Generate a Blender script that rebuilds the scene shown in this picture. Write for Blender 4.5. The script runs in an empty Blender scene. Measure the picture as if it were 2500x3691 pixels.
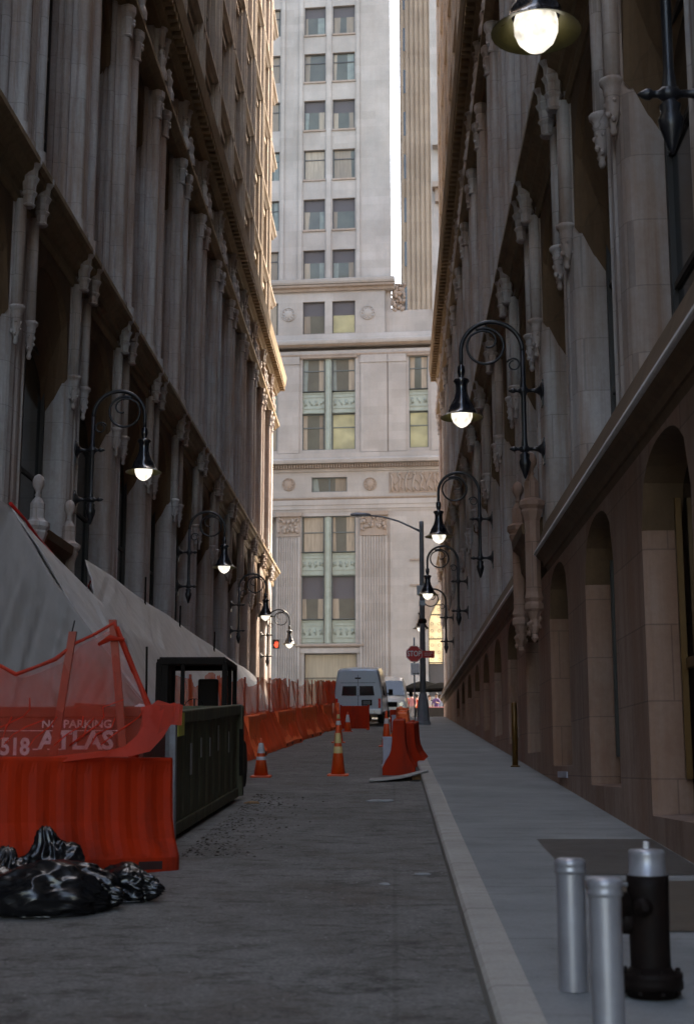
import bpy, bmesh, math, random
from mathutils import Vector, Matrix, noise
SC = bpy.context.scene
COL = SC.collection
rnd = random.Random(7)
PI = math.pi
R = math.radians

# ------------------------------------------------------------------ camera
cam_d = bpy.data.cameras.new('camera')
cam = bpy.data.objects.new('camera', cam_d)
COL.objects.link(cam)
cam_d.sensor_fit = 'VERTICAL'
cam_d.sensor_height = 36.0
cam_d.lens = 36.0 * 5000 / 3691
cam.location = (0, 0, 1.6)
cam.rotation_mode = 'XYZ'
cam.rotation_euler = (R(90) + math.atan(924.5 / 5000), 0, R(1.915))
cam_d.clip_start = 0.1
cam_d.clip_end = 1500
cam_d.dof.use_dof = True
cam_d.dof.focus_distance = 24
cam_d.dof.aperture_fstop = 2.8
SC.camera = cam

# ------------------------------------------------------------------ light
SUN_AZ = 48.0      # degrees right of the street axis
SUN_EL = 50.0
world = bpy.data.worlds.new('World')
SC.world = world
world.use_nodes = True
wn = world.node_tree
bg = wn.nodes['Background']
sky = wn.nodes.new('ShaderNodeTexSky')
sky.sky_type = 'NISHITA'
sky.sun_disc = False
sky.sun_elevation = R(SUN_EL)
sky.sun_rotation = R(SUN_AZ)
sky.air_density = 1.0
sky.dust_density = 2.5
sky.ozone_density = 1.0
wn.links.new(sky.outputs['Color'], bg.inputs['Color'])
bg.inputs['Strength'].default_value = 0.15
sun_d = bpy.data.lights.new('sun', 'SUN')
sun = bpy.data.objects.new('sun', sun_d)
COL.objects.link(sun)
sun_d.energy = 1.6
sun_d.angle = R(0.5)
sun_d.color = (1.0, 0.95, 0.88)
sd = Vector((math.sin(R(SUN_AZ)) * math.cos(R(SUN_EL)), math.cos(R(SUN_AZ)) * math.cos(R(SUN_EL)), math.sin(R(SUN_EL))))
sun.rotation_euler = sd.to_track_quat('Z', 'Y').to_euler()
SC.view_settings.view_transform = 'Standard'
SC.view_settings.look = 'None'
SC.view_settings.exposure = 3.25
SC.view_settings.gamma = 1.0
SC.view_settings.use_white_balance = True
SC.view_settings.white_balance_temperature = 8100
SC.view_settings.use_curve_mapping = False
SC.render.engine = 'CYCLES'
SC.cycles.max_bounces = 8
SC.cycles.diffuse_bounces = 5
SC.cycles.transparent_max_bounces = 16
SC.cycles.use_denoising = True
SC.cycles.sample_clamp_indirect = 6.0

# ------------------------------------------------------------------ tags
def tag(o, label=None, cat=None, group=None, kind=None):
    if label: o['label'] = label
    if cat: o['category'] = cat
    if group: o['group'] = group
    if kind: o['kind'] = kind
    return o

def empty(name, loc, rz=0.0, label=None, cat=None, group=None):
    o = bpy.data.objects.new(name, None)
    o.empty_display_size = 0.2
    COL.objects.link(o)
    o.location = loc
    o.rotation_euler = (0, 0, rz)
    tag(o, label, cat, group)
    return o

def copy_tree(o, parent=None):
    c = o.copy()
    COL.objects.link(c)
    c.parent = parent
    for ch in list(KIDS.get(o.name, [])):
        k = copy_tree(ch, c)
        KIDS.setdefault(c.name, []).append(k)
    return c
KIDS = {}

# ------------------------------------------------------------------ mesh helper
class MB:
    def __init__(s):
        s.v = []; s.f = []; s.m = []; s.sm = []
    def add(s, vs, fs, mi=0, smooth=False):
        b = len(s.v)
        s.v += [tuple(v) for v in vs]
        for f in fs:
            s.f.append([b + i for i in f]); s.m.append(mi); s.sm.append(smooth)
        return s
    def box(s, x0, x1, y0, y1, z0, z1, mi=0):
        vs = [(x0,y0,z0),(x1,y0,z0),(x1,y1,z0),(x0,y1,z0),(x0,y0,z1),(x1,y0,z1),(x1,y1,z1),(x0,y1,z1)]
        return s.add(vs, [(0,3,2,1),(4,5,6,7),(0,1,5,4),(1,2,6,5),(2,3,7,6),(3,0,4,7)], mi)
    def obox(s, c, ax, ay, az, mi=0):
        c = Vector(c); ax = Vector(ax); ay = Vector(ay); az = Vector(az)
        vs = [c+sx*ax+sy*ay+sz*az for sz in (-1,1) for sx,sy in ((-1,-1),(1,-1),(1,1),(-1,1))]
        return s.add(vs, [(0,3,2,1),(4,5,6,7),(0,1,5,4),(1,2,6,5),(2,3,7,6),(3,0,4,7)], mi)
    def quad(s, a, b, c, d, mi=0):
        return s.add([a,b,c,d], [(0,1,2,3)], mi)
    def poly(s, pts, mi=0):
        return s.add(pts, [tuple(range(len(pts)))], mi)
    def loft(s, secs, closed=True, caps=True, mi=0, smooth=False):
        n = len(secs[0]); vs = [p for sec in secs for p in sec]; fs = []
        for i in range(len(secs)-1):
            for j in range(n if closed else n-1):
                k = (j+1) % n
                fs.append((i*n+j, i*n+k, (i+1)*n+k, (i+1)*n+j))
        s.add(vs, fs, mi, smooth)
        if caps and closed:
            b = len(s.v) - len(vs)
            s.f.append([b+j for j in range(n)][::-1]); s.m.append(mi); s.sm.append(False)
            s.f.append([b+(len(secs)-1)*n+j for j in range(n)]); s.m.append(mi); s.sm.append(False)
        return s
    def lathe(s, prof, c=(0,0,0), n=20, ax='z', mi=0, smooth=True, a0=0.0, a1=2*PI, caps=True):
        full = abs(a1-a0-2*PI) < 1e-6
        secs = []
        for r, h in prof:
            sec = []
            for j in range(n if full else n+1):
                a = a0 + (a1-a0)*j/n
                x, y = r*math.cos(a), r*math.sin(a)
                if ax == 'z': p = (c[0]+x, c[1]+y, c[2]+h)
                elif ax == 'x': p = (c[0]+h, c[1]+x, c[2]+y)
                else: p = (c[0]+x, c[1]+h, c[2]+y)
                sec.append(p)
            secs.append(sec)
        return s.loft(secs, closed=full, caps=caps, mi=mi, smooth=smooth)
    def tube(s, path, rad, n=8, mi=0, caps=True, closed=False):
        P = [Vector(p) for p in path]
        if not hasattr(rad, '__len__'): rad = [rad]*len(P)
        secs = []; up = None
        for i, p in enumerate(P):
            t = (P[min(i+1,len(P)-1)] - P[max(i-1,0)])
            if t.length < 1e-9: t = Vector((0,0,1))
            t.normalize()
            if up is None:
                up = Vector((0,0,1)) if abs(t.z) < .9 else Vector((1,0,0))
            a = t.cross(up)
            if a.length < 1e-6: a = t.cross(Vector((0,1,0)))
            a.normalize(); b = a.cross(t).normalized(); up = b
            secs.append([p + rad[i]*(math.cos(2*PI*j/n)*a + math.sin(2*PI*j/n)*b) for j in range(n)])
        return s.loft(secs, caps=caps, mi=mi, smooth=True)
    def build(s, name, mats, parent=None, label=None, bevel=0, smooth=False, loc=None, recalc=True):
        me = bpy.data.meshes.new(name)
        me.from_pydata(s.v, [], s.f)
        if not hasattr(mats, '__len__'): mats = [mats]
        for m in mats: me.materials.append(m)
        me.polygons.foreach_set('material_index', s.m)
        me.polygons.foreach_set('use_smooth', [True]*len(s.f) if smooth else s.sm)
        if recalc:
            bm = bmesh.new(); bm.from_mesh(me)
            bmesh.ops.recalc_face_normals(bm, faces=bm.faces)
            bm.to_mesh(me); bm.free()
        me.update()
        o = bpy.data.objects.new(name, me)
        COL.objects.link(o)
        if parent:
            o.parent = parent
            KIDS.setdefault(parent.name, []).append(o)
        if loc: o.location = loc
        if label: o['label'] = label
        if bevel:
            b = o.modifiers.new('bevel', 'BEVEL'); b.width = bevel; b.segments = 2; b.limit_method = 'ANGLE'
            b.angle_limit = R(40)
        return o

def child_copy(o, parent, loc):
    c = o.copy(); COL.objects.link(c); c.parent = parent; c.location = loc
    KIDS.setdefault(parent.name, []).append(c)
    for g in KIDS.get(o.name, []):
        d = g.copy(); COL.objects.link(d); d.parent = c
        KIDS.setdefault(c.name, []).append(d)
    return c

# ------------------------------------------------------------------ materials
def newmat(name):
    m = bpy.data.materials.new(name); m.use_nodes = True
    nt = m.node_tree
    return m, nt, nt.nodes['Principled BSDF']
def N(nt, t, **k):
    n = nt.nodes.new(t)
    for a, b in k.items(): setattr(n, a, b)
    return n
def L(nt, a, b): nt.links.new(a, b)
def ramp(nt, fac, stops):
    r = N(nt, 'ShaderNodeValToRGB')
    e = r.color_ramp.elements
    while len(e) < len(stops): e.new(0.5)
    for x, (p, c) in zip(e, stops):
        x.position = p
        x.color = (c, c, c, 1) if not hasattr(c, '__len__') else (c[0], c[1], c[2], 1)
    L(nt, fac, r.inputs['Fac'])
    return r.outputs['Color']
def noise_n(nt, vec, scale, detail=6, rough=0.6):
    n = N(nt, 'ShaderNodeTexNoise'); n.inputs['Scale'].default_value = scale
    n.inputs['Detail'].default_value = detail; n.inputs['Roughness'].default_value = rough
    if vec is not None: L(nt, vec, n.inputs['Vector'])
    return n.outputs['Fac']
def wpos(nt, sx=1, sy=1, sz=1):
    g = N(nt, 'ShaderNodeNewGeometry'); m = N(nt, 'ShaderNodeVectorMath', operation='MULTIPLY')
    L(nt, g.outputs['Position'], m.inputs[0]); m.inputs[1].default_value = (sx, sy, sz)
    return m.outputs[0]
def mix(nt, fac, a, b, mode='MIX'):
    m = N(nt, 'ShaderNodeMix', data_type='RGBA', blend_type=mode)
    for sock, val in ((m.inputs[0], fac), (m.inputs[6], a), (m.inputs[7], b)):
        if isinstance(val, (int, float)): sock.default_value = val
        elif hasattr(val, '__len__'): sock.default_value = (val[0], val[1], val[2], 1)
        else: L(nt, val, sock)
    return m.outputs[2]
def bump(nt, bsdf, h, strength=0.3, dist=0.02):
    b = N(nt, 'ShaderNodeBump'); b.inputs['Strength'].default_value = strength; b.inputs['Distance'].default_value = dist
    L(nt, h, b.inputs['Height']); L(nt, b.outputs['Normal'], bsdf.inputs['Normal'])

def mat_stone(name, base, dirt, streak=0.5, joint=(1.1, 0.42), jd=0.55, rough=0.85, spots=0.35):
    m, nt, bs = newmat(name)
    p = wpos(nt)
    big = noise_n(nt, p, 0.35, 5)
    st = noise_n(nt, wpos(nt, 5, 5, 0.25), 1.0, 6, 0.65)
    fine = noise_n(nt, p, 14, 5, 0.7)
    c = mix(nt, ramp(nt, big, [(0.35, 0.0), (0.65, 1.0)]), tuple(x*0.82 for x in base), tuple(min(1, x*1.12) for x in base))
    f1 = ramp(nt, st, [(0.45, 0.0), (0.72, streak)])
    c = mix(nt, f1, c, dirt)
    sp = noise_n(nt, wpos(nt, 1.3, 1.3, 0.8), 1.0, 8, 0.7)
    c = mix(nt, ramp(nt, sp, [(0.46, 0.0), (0.66, spots)]), c, dirt)
    hb = noise_n(nt, wpos(nt, 0.9, 0.9, 0.35), 0.55, 4, 0.55)
    c = mix(nt, ramp(nt, hb, [(0.42, 0.0), (0.62, min(1, spots*1.3))]), c, tuple(x*1.5 for x in dirt))
    c = mix(nt, ramp(nt, fine, [(0.3, 0.22), (0.75, 0.0)]), c, tuple(x*0.55 for x in dirt))
    sx = N(nt, 'ShaderNodeSeparateXYZ'); L(nt, p, sx.inputs[0])
    ad = N(nt, 'ShaderNodeMath', operation='ADD'); L(nt, sx.outputs[0], ad.inputs[0]); L(nt, sx.outputs[1], ad.inputs[1])
    cb = N(nt, 'ShaderNodeCombineXYZ'); L(nt, ad.outputs[0], cb.inputs[0]); L(nt, sx.outputs[2], cb.inputs[1])
    br = N(nt, 'ShaderNodeTexBrick'); L(nt, cb.outputs[0], br.inputs['Vector'])
    br.inputs['Scale'].default_value = 1; br.inputs['Brick Width'].default_value = joint[0]; br.inputs['Row Height'].default_value = joint[1]
    br.inputs['Mortar Size'].default_value = 0.008; br.inputs['Mortar Smooth'].default_value = 0.3
    br.inputs['Color1'].default_value = (1,1,1,1); br.inputs['Color2'].default_value = (.88,.87,.86,1); br.inputs['Mortar'].default_value = (jd,jd,jd,1)
    c = mix(nt, 1.0, c, br.outputs['Color'], 'MULTIPLY')
    L(nt, c, bs.inputs['Base Color'])
    bs.inputs['Roughness'].default_value = rough
    hh = N(nt, 'ShaderNodeMath', operation='ADD'); L(nt, fine, hh.inputs[0]); L(nt, st, hh.inputs[1])
    bump(nt, bs, hh.outputs[0], 0.35, 0.015)
    return m

def mat_plain(name, col, rough=0.6, metal=0.0, var=0.12, scale=6, dirt=None, dirt_amt=0.0, bumpy=0.0, spec=None, stretch=(1,1,1), coat=0.0):
    m, nt, bs = newmat(name)
    p = wpos(nt, *stretch)
    n1 = noise_n(nt, p, scale, 6, 0.65)
    c = mix(nt, ramp(nt, n1, [(0.3, 0.0), (0.7, 1.0)]), tuple(x*(1-var) for x in col), tuple(min(1, x*(1+var)) for x in col))
    if dirt:
        n2 = noise_n(nt, p, scale*0.6, 8, 0.75)
        c = mix(nt, ramp(nt, n2, [(0.48, 0.0), (0.68, dirt_amt)]), c, dirt)
    L(nt, c, bs.inputs['Base Color'])
    bs.inputs['Metallic'].default_value = metal
    r = ramp(nt, n1, [(0.3, max(0.02, rough-0.08)), (0.7, min(1, rough+0.08))]); L(nt, r, bs.inputs['Roughness'])
    if bumpy: bump(nt, bs, noise_n(nt, p, scale*4, 5, 0.6), bumpy, 0.01)
    if coat: bs.inputs['Coat Weight'].default_value = coat
    return m

def mat_glass(name, base=(0.012,0.014,0.015), rough=0.06, emit=None, es=0.0):
    m, nt, bs = newmat(name)
    n1 = noise_n(nt, wpos(nt), 0.8, 3)
    c = mix(nt, n1, tuple(x*0.6 for x in base), tuple(x*1.5 for x in base))
    L(nt, c, bs.inputs['Base Color'])
    bs.inputs['Roughness'].default_value = rough
    bs.inputs['IOR'].default_value = 1.6
    if emit:
        n2 = noise_n(nt, wpos(nt, 1, 1, 1), 1.3, 2)
        e = mix(nt, ramp(nt, n2, [(0.35, 0), (0.65, 1)]), tuple(x*0.45 for x in emit), emit)
        L(nt, e, bs.inputs['Emission Color']); bs.inputs['Emission Strength'].default_value = es
    bump(nt, bs, noise_n(nt, wpos(nt), 0.9, 2), 0.06, 0.03)
    return m

STONE = mat_stone('grey_limestone', (0.52,0.505,0.51), (0.24,0.135,0.088), 0.75, joint=(1.4,0.74), jd=0.68)
STONE_PALE = mat_stone('pale_skylit_nosing', (0.66,0.64,0.62), (0.4,0.36,0.33), 0.3, joint=(1.4,9), jd=0.7, spots=0.1)  # clean ledge edge, coloured paler to carry the brightness of the sky
PALE_BEIGE = mat_stone('pale_beige_stone', (0.40,0.37,0.34), (0.34,0.30,0.265), 0.3, joint=(1.6,1.2), jd=0.9, spots=0.1)
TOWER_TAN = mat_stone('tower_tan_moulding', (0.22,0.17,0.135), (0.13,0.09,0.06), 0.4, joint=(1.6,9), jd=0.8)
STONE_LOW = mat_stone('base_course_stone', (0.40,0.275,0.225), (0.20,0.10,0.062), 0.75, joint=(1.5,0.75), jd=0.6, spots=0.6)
STONE_BROWN = mat_stone('brown_shade_and_dirt_stone', (0.175,0.10,0.052), (0.08,0.045,0.022), 0.6, joint=(1.4,9), jd=0.8)  # shade of recesses and soffits painted as brown; on the ledge, real dirt
STONE_TAN = mat_stone('tan_terracotta', (0.30,0.21,0.12), (0.13,0.08,0.04), 0.5, joint=(0.9,9), jd=0.8)
STONE_UP = mat_stone('tan_upper_stone', (0.38,0.32,0.265), (0.2,0.14,0.10), 0.4, joint=(1.0,0.4), jd=0.75)
WHITE = mat_stone('pale_granite', (0.27,0.246,0.226), (0.205,0.168,0.14), 0.22, joint=(1.9,0.62), jd=0.86, spots=0.12)
WHITE_TAN = mat_stone('pale_tan_moulding', (0.245,0.20,0.165), (0.16,0.11,0.08), 0.5, joint=(1.6,9), jd=0.8)
GREEN = mat_plain('green_painted_metal', (0.20,0.225,0.19), 0.55, 0, 0.12, 3, (0.14,0.15,0.115), 0.5)
IRON = mat_plain('black_iron', (0.018,0.018,0.022), 0.35, 0.3, 0.3, 12, (0.05,0.035,0.025), 0.35, 0.2)
GLASS_DARK = mat_glass('dark_window_glass', (0.008,0.008,0.009), 0.12)
FRAME_DARK = mat_plain('dark_window_frame', (0.03,0.026,0.024), 0.5)
BRONZE = mat_plain('amber_bronze', (0.11,0.05,0.008), 0.4, 0.4, 0.15, 5)
# ------------------------------------------------------------------ ground
SLOPE = 0.058
def gz(y):
    return SLOPE * min(max(y, -8), 68.0)
YS = [-40, -8] + [2*i for i in range(-3, 34)] + [68.0]
def sheet(name, x0, x1, off, mat, ys=None, extra=None):
    mb = MB()
    ys = ys or YS
    for a, b in zip(ys[:-1], ys[1:]):
        mb.quad((x0,a,gz(a)+off),(x1,a,gz(a)+off),(x1,b,gz(b)+off),(x0,b,gz(b)+off))
    o = mb.build(name, mat); o['kind'] = 'structure'
    return o

def mat_asphalt():
    m, nt, bs = newmat('patched_asphalt')
    p = wpos(nt)
    big = noise_n(nt, p, 0.8, 10, 0.8)
    mid = noise_n(nt, wpos(nt, 0.7, 1.3, 1), 3.4, 12, 0.85)
    fine = noise_n(nt, p, 38, 8, 0.85)
    c = mix(nt, ramp(nt, big, [(0.36, 0.0), (0.62, 1.0)]), (0.165,0.150,0.134), (0.275,0.262,0.245))
    c = mix(nt, ramp(nt, mid, [(0.50, 0.0), (0.60, 0.85)]), c, (0.062,0.050,0.040))
    m2 = noise_n(nt, wpos(nt, 1.3, 0.7, 1), 4.7, 6, 0.7)
    c = mix(nt, ramp(nt, m2, [(0.62, 0.0), (0.76, 0.5)]), c, (0.36,0.36,0.35))
    br = noise_n(nt, p, 0.9, 6, 0.7)
    c = mix(nt, ramp(nt, br, [(0.55, 0.0), (0.7, 0.55)]), c, (0.12,0.08,0.056))
    c = mix(nt, ramp(nt, fine, [(0.4, 0.6), (0.58, 0.0)]), c, (0.03,0.028,0.025))
    vo = N(nt, 'ShaderNodeTexVoronoi', feature='DISTANCE_TO_EDGE'); vo.inputs['Scale'].default_value = 0.55
    pv = N(nt, 'ShaderNodeVectorMath', operation='ADD')
    nz = N(nt, 'ShaderNodeTexNoise'); nz.inputs['Scale'].default_value = 2.2; L(nt, p, nz.inputs['Vector'])
    L(nt, p, pv.inputs[0]); L(nt, nz.outputs['Color'], pv.inputs[1]); L(nt, pv.outputs[0], vo.inputs['Vector'])
    c = mix(nt, ramp(nt, vo.outputs['Distance'], [(0.0, 0.45), (0.008, 0.0)]), c, (0.012,0.011,0.011))
    sq = N(nt, 'ShaderNodeTexBrick'); L(nt, wpos(nt, 1, 1, 0), sq.inputs['Vector'])
    sq.inputs['Scale'].default_value = 1; sq.inputs['Brick Width'].default_value = 3.1; sq.inputs['Row Height'].default_value = 6.3
    sq.inputs['Mortar Size'].default_value = 0.022; sq.inputs['Mortar Smooth'].default_value = 0.6
    sq.inputs['Color1'].default_value = (1,1,1,1); sq.inputs['Color2'].default_value = (.86,.85,.84,1); sq.inputs['Mortar'].default_value = (.82,.81,.80,1)
    c = mix(nt, 1.0, c, sq.outputs['Color'], 'MULTIPLY')
    spk = N(nt, 'ShaderNodeTexVoronoi'); spk.inputs['Scale'].default_value = 9; L(nt, p, spk.inputs['Vector'])
    c = mix(nt, ramp(nt, spk.outputs['Distance'], [(0.06, 0.6), (0.12, 0.0)]), c, (0.30,0.28,0.26))
    L(nt, c, bs.inputs['Base Color'])
    bs.inputs['Roughness'].default_value = 0.8
    h = N(nt, 'ShaderNodeMath', operation='ADD'); L(nt, fine, h.inputs[0]); L(nt, mid, h.inputs[1])
    bump(nt, bs, h.outputs[0], 0.6, 0.03)
    return m
def mat_concrete(name, a, b, dark, jy=1.52, jx=None):
    m, nt, bs = newmat(name)
    p = wpos(nt)
    big = noise_n(nt, p, 0.8, 6, 0.65); fine = noise_n(nt, p, 45, 4, 0.8); st = noise_n(nt, wpos(nt, 0.7, 3.0, 1), 2.0, 7, 0.7)
    c = mix(nt, ramp(nt, big, [(0.35, 0.0), (0.68, 1.0)]), a, b)
    c = mix(nt, ramp(nt, st, [(0.5, 0.0), (0.72, 0.5)]), c, dark)
    c = mix(nt, ramp(nt, fine, [(0.3, 0.3), (0.65, 0.0)]), c, tuple(x*0.5 for x in dark))
    if jy:
        sx = N(nt, 'ShaderNodeSeparateXYZ'); L(nt, p, sx.inputs[0])
        d = N(nt, 'ShaderNodeMath', operation='DIVIDE'); L(nt, sx.outputs[1], d.inputs[0]); d.inputs[1].default_value = jy
        fr = N(nt, 'ShaderNodeMath', operation='FRACT'); L(nt, d.outputs[0], fr.inputs[0])
        c = mix(nt, ramp(nt, fr.outputs[0], [(0.0, 0.75), (0.012, 0.0)]), c, tuple(x*0.4 for x in dark))
    vo = N(nt, 'ShaderNodeTexVoronoi'); vo.inputs['Scale'].default_value = 2.6; L(nt, p, vo.inputs['Vector'])
    c = mix(nt, ramp(nt, vo.outputs['Distance'], [(0.035, 0.6), (0.06, 0.0)]), c, tuple(x*0.5 for x in dark))
    L(nt, c, bs.inputs['Base Color']); bs.inputs['Roughness'].default_value = 0.82
    bump(nt, bs, fine, 0.3, 0.01)
    return m
ASPH = mat_asphalt()
CONC = mat_concrete('sidewalk_concrete', (0.19,0.195,0.196), (0.285,0.288,0.285), (0.11,0.105,0.10), jy=2.13)
KERB = mat_concrete('granite_kerb', (0.35,0.325,0.29), (0.45,0.42,0.38), (0.17,0.14,0.12), jy=2.4)
BASEG = mat_plain('city_ground', (0.09,0.09,0.09), 0.9)
mb = MB(); mb.box(-600, 600, -600, 900, -1.6, -1.5)
tag(mb.build('ground', BASEG), kind='structure')
sheet('road', -6.4, 0.66, 0.0, ASPH)
# kerb with a real step and a worn rounded edge
mb = MB()
for a, b in zip(YS[:-1], YS[1:]):
    pr = [(0.455, -0.1), (0.455, 0.095), (0.475, 0.118), (0.50, 0.125), (0.665, 0.125), (0.665, -0.1)]
    sec = [[(x, y, gz(y)+z) for x, z in pr] for y in (a, b)]
    mb.loft(sec, closed=False, caps=False)
tag(mb.build('kerb', KERB), kind='structure')
sheet('sidewalk', 0.668, 2.9, 0.12, CONC)
# darker steel-edged vault slabs let into the pavement
SLAB = mat_plain('dark_vault_slab', (0.060,0.052,0.046), 0.6, 0.0, 0.25, 3, (0.03,0.02,0.015), 0.6, 0.3)
SLAB2 = mat_plain('brown_vault_slab', (0.075,0.055,0.038), 0.6, 0.0, 0.25, 3, (0.05,0.04,0.03), 0.6, 0.3)
def pslab(name, x0, x1, y0, y1, off, mat):
    mb = MB(); mb.quad((x0,y0,gz(y0)+off),(x1,y0,gz(y0)+off),(x1,y1,gz(y1)+off),(x0,y1,gz(y1)+off))
    return tag(mb.build(name, mat), kind='structure')
pslab('sidewalk_vault_cover', 1.37, 2.47, 11.3, 13.85, 0.126, SLAB)
pslab('sidewalk_vault_cover', 1.40, 2.47, 8.75, 10.95, 0.126, SLAB2)
# broadway across the end of the street
zB = gz(68)
sheetB = MB(); sheetB.quad((-90,68.0,zB),(90,68.0,zB),(90,94,zB),(-90,94,zB))
tag(sheetB.build('avenue', ASPH), kind='structure')
mb = MB(); mb.box(-90, 90, 90.5, 98, zB-0.1, zB+0.15)
tag(mb.build('far_sidewalk', CONC), kind='structure')
mb = MB(); mb.box(2.9, 60, 67.9, 72.6, zB-0.1, zB+0.13); mb.box(-60, -6.4, 67.9, 74.5, zB-0.1, zB+0.13)
tag(mb.build('corner_sidewalk', CONC), kind='structure')
# ------------------------------------------------------------------ the two side buildings
PITCH = 4.18
def arc_v(t, vs, vc, n=2.3):
    t = min(1.0, abs(t)); return vs + (vc-vs)*(1-t**n)**(1/n)

class Side:
    """local u along the street, w out of the wall towards the street, v height"""
    def __init__(s, sx, X0):
        s.sx, s.X0 = sx, X0          # sx=+1: w grows with x (left building), -1: right building
    def P(s, u, w, v): return (s.X0 + s.sx*w, u, v)
    def loc(s, u, v=0): return (0, u, v)

def side_mesh(S, rel=True):
    return MB()

def prism(mb, S, prof, v0, v1, mi=0, du=0.0, smooth=False, cap=True):
    """prof: list of (u, w); extruded in height"""
    mb.loft([[S.P(u+du, w, v) for u, w in prof] for v in (v0, v1)], caps=cap, mi=mi, smooth=smooth)
def rail(mb, S, prof, u0, u1, mi=0):
    """prof: list of (w, v); extruded along the street"""
    mb.loft([[S.P(u, w, v) for w, v in prof] for u in (u0, u1)], caps=True, mi=mi)
def hround(cu, cw, r, a0, a1, n=7):
    return [(cu + r*math.cos(R(a0+(a1-a0)*i/n)), cw + r*math.sin(R(a0+(a1-a0)*i/n))) for i in range(n+1)]
def ubox(mb, S, u0, u1, w0, w1, v0, v1, mi=0):
    prism(mb, S, [(u0,w0),(u1,w0),(u1,w1),(u0,w1)], v0, v1, mi)

def carved(mb, S, cu, cw, z_top, h, r, seed, mi=0):
    """hanging leaf-carved console: moulded cap, bell, lumps, pendant"""
    rr = random.Random(seed)
    prof = [(r*0.25, -h), (r*0.42, -h*0.93), (r*0.30, -h*0.84), (r*0.55, -h*0.72), (r*0.75, -h*0.5), (r*0.80, -h*0.30),
            (r*0.95, -h*0.24), (r*0.86, -h*0.20), (r*1.05, -h*0.12), (r*1.28, -h*0.08), (r*1.3, -h*0.02), (r*1.12, 0)]
    c = S.P(cu, cw, z_top)
    mb.lathe(prof, c, 12, mi=mi)
    for k in range(9):
        a = rr.uniform(0, 2*PI); hh = -h*rr.uniform(0.35, 0.78); q = r*rr.uniform(0.55, 0.8)
        lump(mb, (c[0]+q*math.cos(a), c[1]+q*math.sin(a), c[2]+hh), r*rr.uniform(0.2, 0.34), rr, mi)
def lump(mb, c, r, rr, mi=0):
    secs = []
    for i in range(5):
        th = PI*(i+0.02)/4.04
        secs.append([(c[0]+r*math.sin(th)*math.cos(2*PI*j/6), c[1]+r*math.sin(th)*math.sin(2*PI*j/6), c[2]+r*1.25*math.cos(th)) for j in range(6)])
    mb.loft(secs, caps=True, mi=mi, smooth=True)

def pier_low_profile():
    hw = 0.58
    return ([(hw, -0.75), (hw, -0.30)] + hround(hw-0.2, -0.22, 0.2, 0, 90, 5) + [(0.30, 0.0), (0.26, -0.03), (0.10, -0.03), (0.06, 0.0), (-0.06, 0.0), (-0.10, -0.03), (-0.26, -0.03), (-0.30, 0.0)]
            + hround(-(hw-0.2), -0.22, 0.2, 90, 180, 5) + [(-hw, -0.30), (-hw, -0.75)])
def pier_mid_profile():
    h = [(1.02, -0.85), (1.02, -0.42), (0.92, -0.42), (0.90, -0.34)] + hround(0.80, -0.27, 0.10, -40, 130, 6)
    h += [(0.70, -0.22), (0.68, -0.12)] + hround(0.555, -0.02, 0.125, -35, 145, 7) + [(0.42, -0.06), (0.40, 0.0), (0.30, 0.02), (0.28, -0.04), (0.20, -0.04), (0.18, 0.02), (0.06, 0.02)]
    return h + [(-u, w) for u, w in h[::-1]]

def arch_fill(mb, S, u0, u1, w_out, w_in, vs, vc, vs2, vc2, vtop, mi_face=0, mi_soffit=1, seg=14, inset=0.0):
    """panel above an arched head, with a splayed soffit running back to the glass"""
    um = (u0+u1)/2; hw = (u1-u0)/2
    for i in range(seg):
        ta, tb = -1+2*i/seg, -1+2*(i+1)/seg
        ua, ub = um+hw*ta, um+hw*tb
        a, b = arc_v(ta, vs, vc), arc_v(tb, vs, vc)
        mb.quad(S.P(ua,w_out,a), S.P(ub,w_out,b), S.P(ub,w_out,vtop), S.P(ua,w_out,vtop), mi_face)
        # mid moulding rings of the soffit
        rings = [(w_out, 0.0), (w_out-0.06, 0.10), (w_out-0.10, 0.10), (w_out-(w_out-w_in)*0.5, 0.5), (w_out-(w_out-w_in)*0.5-0.04, 0.56), (w_in, 1.0)]
        for (wa, fa), (wb, fb) in zip(rings[:-1], rings[1:]):
            def pt(t, u, w, f):
                a1 = arc_v(t, vs, vc); a2 = arc_v(t, vs2, vc2)
                return S.P(um + (u-um)*(1-inset*f), w, a1*(1-f)+a2*f)
            mb.quad(pt(ta,ua,wa,fa), pt(tb,ub,wa,fa), pt(tb,ub,wb,fb), pt(ta,ua,wb,fb), mi_soffit)

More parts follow.
